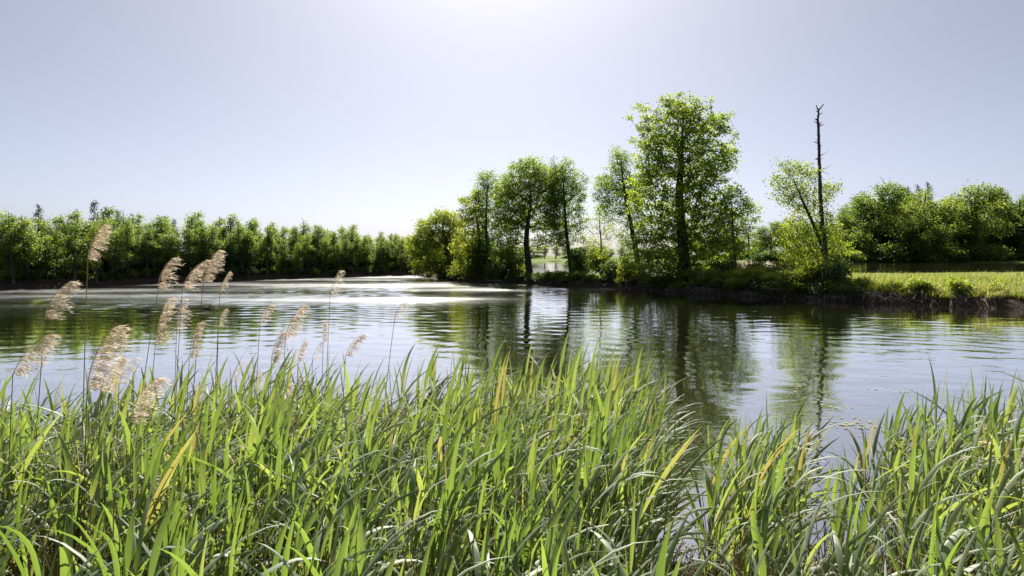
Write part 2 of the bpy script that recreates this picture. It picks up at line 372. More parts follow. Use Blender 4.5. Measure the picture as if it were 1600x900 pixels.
def grow(trunk, rads, targets, g, step=0.55, tipr=0.012, power=0.46, lift=0.5, side=6, start=0.15):
    """trunk polyline + targets -> trunk tube, branch segments and nodes near the tips"""
    trunk = np.asarray(trunk, float); rads = np.asarray(rads, float)
    t = np.linspace(0, 1, len(trunk)); total = np.linalg.norm(np.diff(trunk, axis=0), axis=1).sum()
    n = max(8, int(total / step)); tt = np.linspace(0, 1, n)
    TP = np.stack([np.interp(tt, t, trunk[:, k]) for k in range(3)], 1)
    for _ in range(2): TP[1:-1] = (TP[:-2] + 2 * TP[1:-1] + TP[2:]) / 4
    wig = g.normal(0, 1, (n, 3)).cumsum(0); wig -= np.outer(tt, wig[-1]); TP += wig * np.array([1, 1, 0]) * 0.03 * step
    TR = np.interp(tt, t, rads)
    P = [p for p in TP]; par = [-1] + list(range(n - 1)); first = int(n * start)
    cap = len(targets) * 14 + n + 10
    A = np.zeros((cap, 3)); A[:n] = TP; m = n; par = np.full(cap, -1, int); par[1:n] = np.arange(n - 1)
    plen = np.zeros(cap); 
    dist = np.array([np.sqrt(((TP - q) ** 2).sum(1)).min() for q in targets])
    tips = []
    for q in targets[np.argsort(dist)]:
        d = q - A[first:m]; dl = np.sqrt((d ** 2).sum(1))
        cost = dl + lift * np.maximum(0, -d[:, 2] + 0.25 * dl) + 0.12 * plen[first:m]
        j = first + int(cost.argmin()); L = dl[j - first]
        k = int(np.clip(round(L / step), 1, 12))
        p0 = A[j]; 
        if par[j] >= 0: dr = nrm(A[j] - A[par[j]])
        else: dr = np.array([0, 0, 1.0])
        outv = q - p0; ctrl = p0 + dr * L * 0.25 + outv * 0.3 + np.array([0, 0, 0.12 * L]) + g.normal(0, 0.07, 3) * L
        prev = j
        for s in np.linspace(0, 1, k + 1)[1:]:
            pt = (1 - s) ** 2 * p0 + 2 * s * (1 - s) * ctrl + s * s * q
            if s < 1: pt = pt + g.normal(0, 0.05, 3) * step
            A[m] = pt; par[m] = prev; plen[m] = plen[prev] + L / k; prev = m; m += 1
            if m >= cap - 2: break
        tips.append(prev)
        if m >= cap - 14: break
    A = A[:m]; par = par[:m]
    cnt = np.zeros(m); cnt[tips] += 1
    for q in range(m - 1, n - 1, -1): cnt[par[q]] += cnt[q]
    R = tipr * np.maximum(cnt, 1) ** power
    b = np.arange(n, m); pr = np.where(par[b] < n, np.minimum(TR[np.clip(par[b], 0, n - 1)] * 0.9, R[b] * 1.25), R[par[b]])
    V, Qs = segs(A[par[b]], A[b], np.maximum(pr, R[b]), R[b], 5 if side > 6 else 4)
    return TP, TR, (V, Qs), A, np.array(tips), b

def crown_leaves(A, tips, bidx, g, per, sigma, L, Wd, up, extra=0.5, flat=0.75):
    """leaves in sprays round each branch tip and along the outer branches"""
    C = A[tips]
    more = bidx[g.uniform(0, 1, len(bidx)) < extra]
    C = np.concatenate([C, A[more] + g.normal(0, sigma * 0.5, (len(more), 3))])
    n = len(C)
    sz = g.uniform(0.55, 1.4, n)
    k = np.maximum(2, (per * sz ** 1.6)).astype(int)
    idx = np.repeat(np.arange(n), k)
    off = g.normal(0, 1, (len(idx), 3)) * np.array([1, 1, flat]) * sigma * sz[idx][:, None]
    V, T = leaves(C[idx] + off, L, Wd, up, g, out=nrm(off))
    tint = np.clip(g.normal(0.5, 0.17, n)[idx] + g.normal(0, 0.12, len(idx)), 0, 1)
    return V, T, np.repeat(tint, 4)

def trunk_geo(TP, TR, g, sides=9, flare=0.55):
    R = TR.copy(); n = len(R)
    h = TP[:, 2] - TP[0, 2]
    R = R * (1 + flare * np.exp(-h / max(0.6, R[0] * 1.6)))
    V, Qs = tube(TP, R, sides, wob=0.05, g=g)
    return V, Qs

def build_tree(trunk, rads, targets, g, leafmat, barkmat='bark', per=12, sigma=0.3, L=0.3, Wd=0.2, up=0.4, extra=0.4, step=0.6, start=0.2, lift=0.5, tipr=0.012, power=0.46, sides=9, flare=0.55):
    TP, TR, br, A, tips, b = grow(trunk, rads, targets, g, step, tipr, power, lift, sides, start)
    V, Qs = trunk_geo(TP, TR, g, sides, flare)
    t = mesh_from('trunk', V, Qs, M[barkmat], smooth=True)
    bm_ = mesh_from('branches', br[0], br[1], M[barkmat], smooth=True)
    V, T, tint = crown_leaves(A, tips, b, g, per, sigma, L, Wd, up, extra)
    c = mesh_from('crown', V, T, M[leafmat], tint)
    return dict(trunk=t, branches=bm_, crown=c)

def place(proto, name, loc, label, cat='tree', group=None, rot=0.0, scale=(1, 1, 1)):
    e = empty(name, loc); e.rotation_euler = (0, 0, rot); e.scale = scale
    for k, me in proto.items(): link(k, me, e)
    return tag(e, label, cat, group)

def px_tree(name, Y, trunk_px, rads, lobes_px, label, seed, leafmat='alder', dens=0.02, depth=0.8, cat='tree', fat=1.1, **kw):
    """a tree described by its outline in the photo, built at its own distance with real depth"""
    g = np.random.default_rng(seed); s = Y / F
    b0 = at(trunk_px[0][0], trunk_px[0][1], Y); zb = gz(b0[0], Y) - 0.12
    base = np.array([b0[0], Y, zb])
    tr = [at(p[0], p[1], Y + (p[2] if len(p) > 2 else 0)) - base for p in trunk_px]
    tr[0] = np.array([0, 0, 0.0])
    lob = []
    for (cx, cy_, rx, ry, *dd) in lobes_px:
        dy = dd[0] if dd else 0.0
        c = at(cx, cy_, Y) - base + np.array([0, dy, 0])
        rx *= fat; ry *= fat
        rr = np.array([rx * s, (rx + ry) / 2 * s * depth, ry * s])
        lob.append((c, rr, max(3, int(dens * pi * rx * ry))))
    tg = lobes_points(lob, kw.pop('spacing', 0.45), g)
    kw['per'] = int(kw['per'] * 2.5); kw['L'] *= 0.66; kw['Wd'] *= 0.68
    pr = build_tree(tr, rads, tg, g, leafmat, **kw)
    return place(pr, name, tuple(base), label, cat)

# ------------------------------------------------------------------ trees on the embankment
px_tree('oak_tree', 52.5, [(1071, 455), (1069, 410), (1063, 350), (1060, 300), (1064, 240), (1068, 185)], [0.60, 0.50, 0.42, 0.34, 0.2, 0.06],
        [(1062, 180, 40, 22), (1014, 202, 24, 22), (1110, 196, 28, 26), (1060, 225, 58, 28), (986, 184, 8, 6), (1002, 172, 11, 8), (1138, 184, 12, 9), (1149, 212, 9, 8), (1148, 258, 10, 8), (1141, 298, 11, 9), (1085, 156, 13, 8), (1040, 157, 13, 8), (1112, 164, 12, 9), (1062, 152, 8, 5), (990, 222, 9, 7), (996, 250, 9, 9), (985, 285, 10, 8), (990, 330, 10, 10), (1150, 335, 10, 8), (1128, 245, 24, 28), (1030, 258, 42, 36), (1090, 270, 45, 36), (1122, 262, 18, 22), (1018, 305, 34, 30),
         (1062, 320, 48, 40), (1108, 318, 32, 36), (1030, 362, 36, 34), (1085, 372, 50, 38), (1128, 352, 24, 30), (1038, 410, 34, 28), (1092, 415, 38, 24), (1028, 432, 20, 14), (1006, 388, 18, 24), (1128, 398, 22, 20), (1006, 424, 14, 14)],
        'tallest tree of all, a broad bright green oak with a thick trunk at the water', 21, 'oak', fat=1.0, dens=0.028, depth=0.9, spacing=0.68, per=25, sigma=0.27, L=0.33, Wd=0.24, up=0.4, extra=0.05, sides=12, start=0.22, tipr=0.014)
px_tree('bent_tree', 60, [(998, 425), (993, 385), (984, 340), (974, 290), (970, 245)], [0.30, 0.26, 0.2, 0.13, 0.04],
        [(970, 250, 17, 20), (962, 285, 30, 22), (985, 300, 24, 26), (945, 300, 20, 14), (958, 325, 24, 20), (992, 345, 16, 20), (978, 378, 16, 18), (1000, 290, 12, 20)],
        'slim tree leaning left close beside the tall oak with open airy crown', 22, 'alder', dens=0.027, spacing=0.55, per=22, sigma=0.27, L=0.28, Wd=0.18, up=0.3, extra=0.18, start=0.3)
px_tree('airy_tree', 64, [(940, 425), (940, 400), (938, 360), (936, 325)], [0.12, 0.10, 0.07, 0.02],
        [(937, 332, 14, 14), (928, 355, 14, 14), (950, 358, 16, 16), (938, 385, 22, 14), (922, 380, 10, 12)],
        'small thin see-through tree with pale sparse leaves above a yellow-green bush', 23, 'bright', dens=0.024, per=9, sigma=0.24, L=0.24, Wd=0.16, up=0.3, extra=0.12, start=0.3)
px_tree('slender_tree', 64.5, [(894, 432), (890, 400), (885, 360), (882, 315), (879, 262)], [0.27, 0.23, 0.19, 0.13, 0.03],
        [(878, 262, 16, 14), (870, 285, 18, 18), (897, 290, 20, 20), (882, 312, 28, 20), (906, 300, 12, 12), (868, 338, 18, 18), (900, 345, 18, 20), (880, 375, 16, 14), (906, 372, 12, 10)],
        'slim dark-trunked tree just right of the round oak, slightly leaning', 24, 'alder', dens=0.028, spacing=0.55, per=22, sigma=0.27, L=0.28, Wd=0.19, up=0.3, extra=0.2, start=0.3)
px_tree('oak_tree', 66, [(826, 437), (826, 410), (822, 380), (824, 350), (830, 315), (828, 275)], [0.44, 0.36, 0.32, 0.24, 0.14, 0.04],
        [(826, 268, 30, 18), (800, 290, 25, 20), (852, 282, 25, 22), (826, 305, 46, 24), (790, 318, 18, 20), (866, 312, 16, 22), (800, 345, 26, 20), (850, 345, 30, 20), (868, 362, 20, 14), (796, 372, 20, 16), (848, 378, 20, 10), (786, 398, 18, 16), (812, 330, 30, 24)],
        'round-crowned oak with a dark forking trunk and open limbs left of centre island', 25, 'oak', dens=0.031, depth=0.9, spacing=0.55, per=22, sigma=0.27, L=0.31, Wd=0.2, up=0.4, extra=0.14, sides=10, start=0.3)
px_tree('slender_tree', 70, [(766, 440), (764, 400), (760, 350), (762, 285)], [0.26, 0.22, 0.15, 0.03],
        [(762, 285, 15, 16), (754, 305, 16, 16), (774, 310, 16, 20), (758, 340, 22, 22), (780, 352, 14, 20), (765, 385, 18, 22)],
        'narrow tree with a pointed top directly left of the round oak', 26, 'alder', dens=0.028, spacing=0.55, per=22, sigma=0.27, L=0.29, Wd=0.19, up=0.35, extra=0.2, start=0.3)
px_tree('twin_stem_tree', 71, [(751, 440), (752, 400), (748, 360), (738, 312)], [0.24, 0.2, 0.14, 0.03],
        [(738, 315, 18, 13), (726, 335, 16, 18), (748, 335, 16, 20), (736, 362, 22, 18), (745, 395, 20, 20), (722, 385, 14, 22), (730, 415, 24, 16), (760, 418, 22, 14)],
        'yellowish tree with thin bare lower stems between the narrow tree and the waterside bush', 27, 'bright', dens=0.027, spacing=0.55, per=22, sigma=0.27, L=0.3, Wd=0.2, up=0.35, extra=0.2, start=0.25)
px_tree('spreading_tree', 79, [(702, 440), (702, 415), (697, 385), (690, 345)], [0.34, 0.3, 0.22, 0.05],
        [(690, 342, 22, 12), (668, 358, 20, 16), (706, 355, 20, 16), (656, 385, 16, 20), (684, 380, 30, 22), (712, 385, 18, 24), (665, 412, 20, 18), (695, 415, 26, 18), (646, 372, 8, 10)],
        'low spreading bright green tree whose leaves hang to the water at the island tip', 28, 'bright', dens=0.036, spacing=0.6, per=24, sigma=0.32, L=0.34, Wd=0.25, up=0.4, extra=0.2, start=0.12, depth=1.0)
px_tree('understory_tree', 50.5, [(1150, 440), (1149, 410), (1146, 370), (1142, 315)], [0.13, 0.11, 0.08, 0.02],
        [(1142, 312, 18, 16), (1160, 322, 22, 16), (1128, 335, 16, 18), (1155, 350, 24, 20), (1175, 330, 12, 10), (1140, 382, 22, 18), (1162, 390, 16, 14)],
        'small leafy tree with thin upright stems directly right of the tall oak', 29, 'alder', dens=0.027, spacing=0.55, per=22, sigma=0.27, L=0.26, Wd=0.17, up=0.3, extra=0.2, start=0.2)
px_tree('leaning_tree', 45.5, [(1296, 448), (1290, 410), (1275, 360), (1256, 320), (1238, 275)], [0.17, 0.15, 0.12, 0.09, 0.02],
        [(1238, 266, 20, 12), (1222, 285, 18, 14), (1256, 278, 20, 16), (1216, 308, 14, 10), (1245, 305, 24, 16), (1284, 302, 20, 16), (1262, 335, 26, 20), (1300, 298, 10, 8),
         (1240, 365, 24, 20), (1285, 360, 26, 24), (1262, 398, 34, 22), (1305, 388, 22, 18), (1232, 402, 22, 18), (1290, 425, 34, 16)],
        'leafy tree leaning left around the bare dead trunk', 30, 'bright', dens=0.036, spacing=0.55, per=22, sigma=0.27, L=0.25, Wd=0.17, up=0.3, extra=0.15, start=0.1)

# the bare dead trunk
def dead_tree():
    g = np.random.default_rng(77); Y = 45.0
    b0 = at(1292, 440, Y); base = np.array([b0[0], Y, gz(b0[0], Y) - 0.1])
    e = tag(empty('dead_tree', tuple(base)), 'tall bare dead trunk with broken stubs and forked tip', 'dead tree')
    pts = [at(px, py, Y) - base for px, py in [(1292, 440), (1290, 400), (1285, 350), (1282, 300), (1280, 250), (1279, 215), (1278, 185), (1279, 172)]]
    pts[0] = np.zeros(3)
    t = np.linspace(0, 1, 8); tt = np.linspace(0, 1, 60); TP = np.stack([np.interp(tt, t, np.array(pts)[:, k]) for k in range(3)], 1)
    TP += np.stack([snoise(tt * 20, tt * 0, 1.0, 4) * 0.05, snoise(tt * 20, tt * 0, 1.0, 5) * 0.04, 0 * tt], 1)
    TR = np.interp(tt, [0, 0.1, 0.5, 0.85, 1], [0.23, 0.18, 0.12, 0.085, 0.06])
    V, Qs = tube(TP, TR, 9, wob=0.1, g=g); link('trunk', mesh_from('trunk', V, Qs, M['deadwood'], smooth=True), e)
    for k, (dx, dz) in enumerate([(0.42, 0.5), (-0.12, 0.42)]):
        p = TP[-1]; q = [p, p + np.array([dx * 0.4, 0.05, dz * 0.3]), p + np.array([dx, 0.1 * k, dz])]
        V, Qs = tube(q, [0.075, 0.055, 0.03], 6, wob=0.1, g=g); link('fork', mesh_from('fork', V, Qs, M['deadwood'], smooth=True), e)
    for k in range(40):
        f = g.uniform(0.35, 0.98); p = TP[int(f * 59)]; a = g.uniform(0, 2*pi); l = g.uniform(0.12, 0.42) if k < 32 else g.uniform(0.4, 0.9)
        if k >= 32: p = TP[int(g.uniform(0.42, 0.62) * 59)]
        d = np.array([cos(a), sin(a), g.uniform(-0.2, 0.6)])
        q = [p, p + d * l * 0.5, p + d * l + np.array([0, 0, 0.1 * l])]
        r0 = 0.05 if k < 32 else 0.022
        V, Qs = tube(q, [r0, r0 * 0.7, r0 * 0.3], 5, wob=0.1, g=g); link('branch_stub', mesh_from('branch_stub', V, Qs, M['deadwood']), e)
dead_tree()

# ------------------------------------------------------------------ woodland prototypes (about 10 m tall, scaled where they stand)
def wood_proto(seed, kind):
    g = np.random.default_rng(seed)
    Hh = 10.0
    if kind == 'slender':
        b = g.uniform(-0.6, 0.6, 2)
        tr = [(0, 0, 0), (b[0]*0.3, b[1]*0.3, 3.3), (b[0], b[1], 6.5), (b[0]*0.8, b[1]*0.9, 9.8)]
        lob = []
        for k in range(16):
            f = g.uniform(0.26, 0.97); r = np.interp(f, [0.1, 0.35, 0.7, 1], [0.9, 1.45, 1.25, 0.5]) * g.uniform(0.7, 1.1)
            a = g.uniform(0, 2*pi); o = r * 0.5
            lob.append(((b[0]*f + o*cos(a), b[1]*f + o*sin(a), f*9.6), (r*0.62, r*0.62, g.uniform(0.6, 1.1)), 15))
        tg = lobes_points(lob, 0.36, g)
        return build_tree(tr, [0.17, 0.14, 0.09, 0.02], tg, g, 'forest', 'wood_bark', per=19, sigma=0.26, L=0.22, Wd=0.15, up=0.35, extra=0.2, step=0.6, start=0.12, sides=7)
    if kind == 'broad':
        tr = [(0, 0, 0), (0.1, 0, 2.5), (-0.1, 0.1, 6), (0, 0, 9)]
        lob = []
        for k in range(36):
            f = g.uniform(0.04, 0.95) if k > 7 else g.uniform(0.03, 0.25); R_ = 4.0 * math.sqrt(max(0.08, 1 - ((f - 0.42) / 0.6) ** 2)); a = g.uniform(0, 2*pi); r = g.uniform(0.9, 1.7)
            lob.append(((R_*0.72*cos(a), R_*0.72*sin(a), f*9.6), (r, r, r*0.75), 24))
        tg = lobes_points(lob, 0.42, g)
        return build_tree(tr, [0.34, 0.28, 0.2, 0.05], tg, g, 'forest', per=22, sigma=0.28, L=0.24, Wd=0.17, up=0.45, extra=0.3, step=0.7, start=0.12, sides=7)
    if kind == 'conifer':
        tr = [(0, 0, 0), (0, 0, 5), (0.05, 0, 10)]
        tg = []
        for z in np.arange(2.0, 9.9, 0.33):
            R_ = 0.12 + (10 - z) * 0.26; n = max(4, int(R_ * 7))
            for k in range(n):
                a = g.uniform(0, 2*pi); tg.append((R_*cos(a)*g.uniform(0.6, 1.05), R_*sin(a)*g.uniform(0.6, 1.05), z - R_*0.22 + g.normal(0, 0.08)))
        return build_tree(tr, [0.2, 0.13, 0.02], np.array(tg), g, 'needle', per=12, sigma=0.17, L=0.3, Wd=0.09, up=0.2, extra=0.6, step=0.5, start=0.1, lift=0.0, sides=6)
    if kind == 'shrub':
        tr = [(0, 0, 0), (0.1, 0, 0.5), (0, 0.05, 1.1)]
        lob = []
        for k in range(9):
            a = g.uniform(0, 2*pi); o = g.uniform(0, 0.9)
            lob.append(((o*cos(a), o*sin(a), g.uniform(0.35, 1.35)), (0.6, 0.6, 0.42), 11))
        tg = lobes_points(lob, 0.2, g)
        return tg, tr
def shrub_proto(seed, mat):
    g = np.random.default_rng(seed); tg, tr = wood_proto(seed, 'shrub')
    return build_tree(tr, [0.04, 0.035, 0.012], tg, g, mat, per=15, sigma=0.17, L=0.19, Wd=0.13, up=0.35, extra=0.6, step=0.3, start=0.0, tipr=0.006, sides=5, flare=0.1)
SL = [wood_proto(100 + k, 'slender') for k in range(7)]
BR = [wood_proto(200 + k, 'broad') for k in range(3)]
CO = [wood_proto(300 + k, 'conifer') for k in range(2)]
SB = [shrub_proto(400 + k, 'bramble') for k in range(3)]
SY = [shrub_proto(420 + k, 'bright') for k in range(3)]
for pr, nm in ((SB, 'shrub'), (SY, 'shrub')):
    for p in pr: p['foliage'] = p.pop('crown'); p['stem'] = p.pop('trunk'); p['twigs'] = p.pop('branches')

# left wood along the far shore
g = np.random.default_rng(5)
line = np.concatenate([far_pts, far_ext]); seg = np.r_[0, np.cumsum(np.linalg.norm(np.diff(line, axis=0), axis=1))]
def along(s): return np.array([np.interp(s, seg, line[:, 0]), np.interp(s, seg, line[:, 1])])
def normal_at(s):
    d = nrm(along(s + 0.5) - along(s - 0.5)); return np.array([-d[1], d[0]])
G_F = 'trees of the wood along the far left shore'
rows = [(1.2, 1.6, 0.95, 'slim green tree in the front row of the wood along the far left shore'),
        (3.2, 1.9, 1.02, 'tree standing in the wood behind its front row, far left shore'),
        (5.6, 2.0, 1.06, 'tree standing in the wood behind its front row, far left shore'),
        (8.6, 2.1, 1.08, 'tree standing in the wood behind its front row, far left shore')]
for ri, (off, sp, hs, lab) in enumerate(rows):
    s = g.uniform(0, 1) + 12
    while s < seg[-1] - 1:
        p = along(s) + normal_at(s) * (off + g.uniform(-0.7, 0.7))
        px = p[0] / p[1] * F + 800
        # treetop heights follow the photo's falling skyline
        top = np.interp(px, [-300, 130, 350, 480, 560, 640, 760], [322, 335, 343, 352, 358, 372, 385]) 
        zt = CAM_H - (top - HORIZON) / F * p[1]
        h = (zt - gz(p[0], p[1])) * hs * g.uniform(0.78, 1.12) * (1.0 if ri else 0.95)
        sc = h / 10.0; wd = sc * g.uniform(0.9, 1.3) * (1.15 if ri == 0 else 1.3)
        pr = SL[g.integers(0, 7)]
        place(pr, 'woodland_tree', (p[0], p[1], gz(p[0], p[1]) - 0.08), lab, 'tree', G_F, g.uniform(0, 2*pi), (wd, wd, sc))
        s += sp * g.uniform(0.7, 1.35)
for px, top, lab in [(147, 313, 'tallest dark conifer at the left end of the far wood'), (166, 322, 'dark conifer second from the left above the far wood'), (183, 327, 'dark conifer third from the left above the far wood'), (206, 333, 'dark conifer tip fourth from the left above the far wood'), (272, 341, 'low dark conifer tip above the middle of the far wood'), (60, 318, 'dark conifer beyond the left end of the far wood')]:
    Y = np.interp(px, [60, 300], [68, 80]); q = at(px, top, Y); h = q[2] - 1.0
    place(CO[px % 2], 'conifer_tree', (q[0], Y, 1.0), lab, 'conifer', 'conifers behind the far wood', px, (h/10*0.8, h/10*0.8, h/10))
# undergrowth inside the wood and at its foot
for k, s in enumerate(np.arange(13, seg[-1] - 1, 0.9)):
    p = along(s) + normal_at(s) * g.uniform(3.0, 9.5); c = g.uniform(0.9, 1.5)
    place((SY + SB)[k % 6], 'shrub', (p[0], p[1], gz(p[0], p[1]) - 0.1), 'leafy shrub filling the wood between its trunks, far left shore', 'shrub', 'shrubs inside the far wood', g.uniform(0, 6), (c*1.2, c*1.2, c*1.25))
for k, s in enumerate(np.arange(13, seg[-1] - 1, 1.5)):
    p = along(s) + normal_at(s) * g.uniform(0.35, 1.6); c = g.uniform(0.4, 0.8)
    place((SB + SY)[g.integers(0, 5)], 'shrub', (p[0], p[1], gz(p[0], p[1]) - 0.1), 'low shrub at the water along the foot of the far left wood', 'shrub', 'undergrowth of the far wood', g.uniform(0, 6), (c*1.1, c*1.1, c))

# trees beyond the far pond and on the right
def far_tree(pr, px, top, Y, wpx, lab, name='broad_tree', cat='tree', group=None, base=None, nominal=8.6):
    tall = 1.9 if name == 'shrub' else 10.2
    q = at(px, top, Y); zb = gz(q[0], Y) - 0.15; h = q[2] - zb; w = wpx / F * Y / nominal
    place(pr, name, (q[0], Y, zb), lab, cat, group, px * 0.37, (w, w, h / tall))
far_tree(BR[0], 1374, 284, 203, 104, 'big round dark green tree right of the dead trunk beyond the far pond')
far_tree(BR[1], 1446, 290, 200, 104, 'broad drooping tree at the right end beyond the far pond')
far_tree(BR[0], 1525, 286, 204, 110, 'broad tree farthest right beyond the far pond, second from the edge')
far_tree(BR[1], 1612, 284, 208, 120, 'broad tree at the very right edge beyond the far pond')
far_tree(BR[1], 1405, 318, 215, 80, 'dark tree filling the gap behind the big round tree')
for k, px in enumerate(range(1340, 1760, 23)):
    far_tree(BR[k % 3], px, g.uniform(292, 318), 212 + g.uniform(-4, 6), g.uniform(56, 76), 'tree filling the dense wood behind the big round trees on the right', 'broad_tree', 'tree', 'trees filling the wood on the right')
for px, top in [(1418, 288), (1434, 285), (1450, 281), (1408, 296)]:
    far_tree(CO[px % 2], px, top, 225, 42, 'dark conifer tip poking up behind the two big round trees', 'conifer_tree', 'conifer', 'conifers behind the big round trees', nominal=5)
for k, (px, top, Y, w) in enumerate([(1205, 345, 208, 60), (1245, 338, 212, 60), (1285, 345, 212, 64), (1325, 322, 215, 66), (1345, 335, 220, 60), (1170, 358, 215, 60), (1135, 365, 220, 60), (1095, 372, 225, 60)]):
    far_tree(BR[k % 3], px, top, Y, w, 'mid green tree beyond the far pond between the tall oak and the big round tree', 'broad_tree', 'tree', 'trees beyond the far pond behind the dead trunk')
for k, px in enumerate(range(800, 1060, 17)):
    far_tree((BR + SL)[k % 6], px, g.uniform(380, 388), 250 + g.uniform(-8, 8), g.uniform(28, 44), 'small far-off tree in the low band seen behind the island trunks', 'broad_tree', 'tree', 'far-off trees behind the island', nominal=6)
far_tree(SY[0], 871, 406, 222, 22, 'small pale rounded bush on the far shore seen between island trunks', 'shrub', 'shrub', nominal=2.4)
for k, px in enumerate(range(1180, 1720, 22)):
    far_tree((SB + SY)[k % 4], px, g.uniform(384, 396), 199 + (px > 1500) * 4 + g.uniform(-2, 2), g.uniform(22, 36), 'bushy growth along the far shore of the far pond under the big trees', 'shrub', 'shrub', 'shrubs along the far pond shore', nominal=2.4)


# ------------------------------------------------------------------ shrubs along the embankment
g = np.random.default_rng(8)
def dam_at(px, off):
    """a point on the embankment, off metres behind its waterline"""
    Y = damY(px) + off; return (px - 800) / F * Y, Y
named = [(716, 1.0, 1.7, 2.0, SY, 'tall bright bush hanging over the water right of the island tip'), (690, 0.8, 1.3, 1.3, SY, 'low bright bush at the water under the spreading tree'), (728, 3.0, 2.0, 3.3, SB, 'dark tall bush behind the bright waterside bushes'), (762, 3.0, 1.9, 3.0, SB, 'dark tall bush behind the narrow tree'), (812, 0.9, 0.9, 0.9, SY, 'small bright bush directly left of the round oak trunk'), (862, 0.8, 0.7, 0.6, SB, 'small dark bush between the round oak and the slender trunk'), (958, 2.0, 1.1, 1.2, SB, 'dark bush right of the thin see-through tree'),
         (985, 2.0, 1.0, 1.5, SY, 'bright yellow-green bush at the foot of the leaning slim tree'), (1003, 1.2, 0.7, 1.0, SY, 'small yellow-green bush touching the oak foliage on its left'),
         (938, 2.5, 1.25, 1.5, SY, 'yellow-green bush under the thin see-through tree'), (905, 3.0, 1.15, 1.9, SB, 'dark green bush right of the leaning slender trunk'),
         (795, 2.2, 1.9, 2.2, SB, 'dark dome-shaped bush at the left foot of the round oak'), (742, 1.6, 1.4, 1.6, SY, 'bright waterside bush under the thin bare stems'),
         (775, 1.3, 0.9, 1.0, SY, 'low bright bush at the water left of the round oak'), (668, 1.0, 1.2, 1.4, SY, 'bright bush overhanging the water at the island tip'),
         (1222, 2.2, 1.1, 1.1, SB, 'rounded dark bush left of the leaning tree'), (1300, 1.4, 1.0, 1.4, SB, 'leafy bush at the foot of the dead trunk'), (1268, 1.6, 0.95, 1.1, SY, 'bright bush left of the dead trunk foot'),
         (1135, 2.6, 0.85, 1.3, SB, 'leafy bush under the small tree right of the oak'), (1178, 3.4, 0.9, 1.1, SB, 'leafy bush beside the dry pale reeds')]
for px, off, w, h, pr, lab in named:
    x, y = dam_at(px, off); place(pr[px % 3], 'shrub', (x, y, gz(x, y) - 0.1), lab, 'shrub', None, px, (w, w, h))
k = 0
px = 690.0
while px < 1345:
    k += 1; off = g.uniform(0.9, 1.6) if k % 2 else g.uniform(0.2, 0.6); x, y = dam_at(px, off); c = g.uniform(0.42, 0.68) * (1.25 if 1090 < px < 1280 else 0.9)
    place((SB + SY + SY)[g.integers(0, 9)], 'bramble', (x, y, gz(x, y) - 0.12), 'low bramble bush growing on the edge of the island bank', 'shrub', 'brambles along the island bank', g.uniform(0, 6), (c*1.3, c*1.1, c))
    px += 8.5 * g.uniform(0.7, 1.3)
for k, (px, off, c) in enumerate([(1395, 0.9, 0.45), (1420, 0.8, 0.55), (1442, 0.7, 0.6), (1500, 0.9, 0.6), (1560, 1.1, 0.5)]):
    x, y = dam_at(px, off); place(SY[k % 3], 'shrub', (x, y, gz(x, y) - 0.1), 'small bright bush on the grassy bank at the right', 'shrub', 'small bushes on the right bank', k, (c*1.2, c, c))

# ------------------------------------------------------------------ grasses
def blades(base, h, w, lean, g, tint, nseg=2):
    n = len(base); a = g.uniform(0, 2*pi, n); s = np.stack([np.cos(a), np.sin(a), 0*a], 1)
    ld = g.normal(0, 1, (n, 3)) * np.array([1, 1, 0]) * lean + np.array([lean * 0.6, 0, 0])
    lv = []
    for t, wf in ((0, 1.0), (0.5, 0.8), (0.85, 0.4)):
        c = base + np.array([0, 0, 1.0]) * (h * t * (1 - 0.15 * t))[:, None] + ld * (h * t * t)[:, None]
        lv += [c - s * (w * wf / 2)[:, None], c + s * (w * wf / 2)[:, None]]
    lv.append(base + np.array([0, 0, 0.87]) * h[:, None] + ld * (h * 1.1)[:, None])
    V = np.stack(lv, 1).reshape(-1, 3); b = np.arange(n)[:, None] * 7
    Qd = np.concatenate([b + np.array([[0, 1, 3, 2]]), b + np.array([[2, 3, 5, 4]])]); T = b + np.array([[4, 5, 6]])
    return V, Qd, T, np.repeat(tint, 7)
def grass_stuff(name, P, hmin, hmax, w, lean, label, seed, mat='grass', tmean=0.45, tsd=0.2):
    g = np.random.default_rng(seed); n = len(P); tmean = tmean + 0.22 * snoise(P[:, 0], P[:, 1], 0.35, seed)
    low = np.clip(sdist(P[:, 0], P[:, 1], P2) / 16, 0.3, 1); h = low * (hmin + (hmax - hmin) * g.uniform(0, 1, n) ** 1.7 * (0.75 + 0.5 * snoise(P[:, 0], P[:, 1], 0.8, seed + 7))); V, Qd, T, t = blades(P, h, np.full(n, w) * g.uniform(0.6, 1.3, n), lean, g, np.clip(g.normal(tmean, tsd, n), 0, 1))
    if name == 'meadow_grass':     # tall pale seed stems standing over the blades
        q = g.uniform(0, 1, n) < np.clip(0.05 + 0.12 * snoise(P[:, 0], P[:, 1], 0.45, 99), 0.0, 1) * (low > 0.8); k = int(q.sum())
        V2, Q2, T2, t2 = blades(P[q], g.uniform(0.5, 1.05, k), np.full(k, 0.022), 0.18, g, np.full(k, 0.97)); Qd = np.concatenate([Qd, Q2 + len(V)]); T = np.concatenate([T, T2 + len(V)]); V = np.concatenate([V, V2]); t = np.concatenate([t, t2])
    o = link(name, mesh_from(name, V, [Qd, T], M[mat], t)); return tag(o, label, 'grass', kind='stuff')
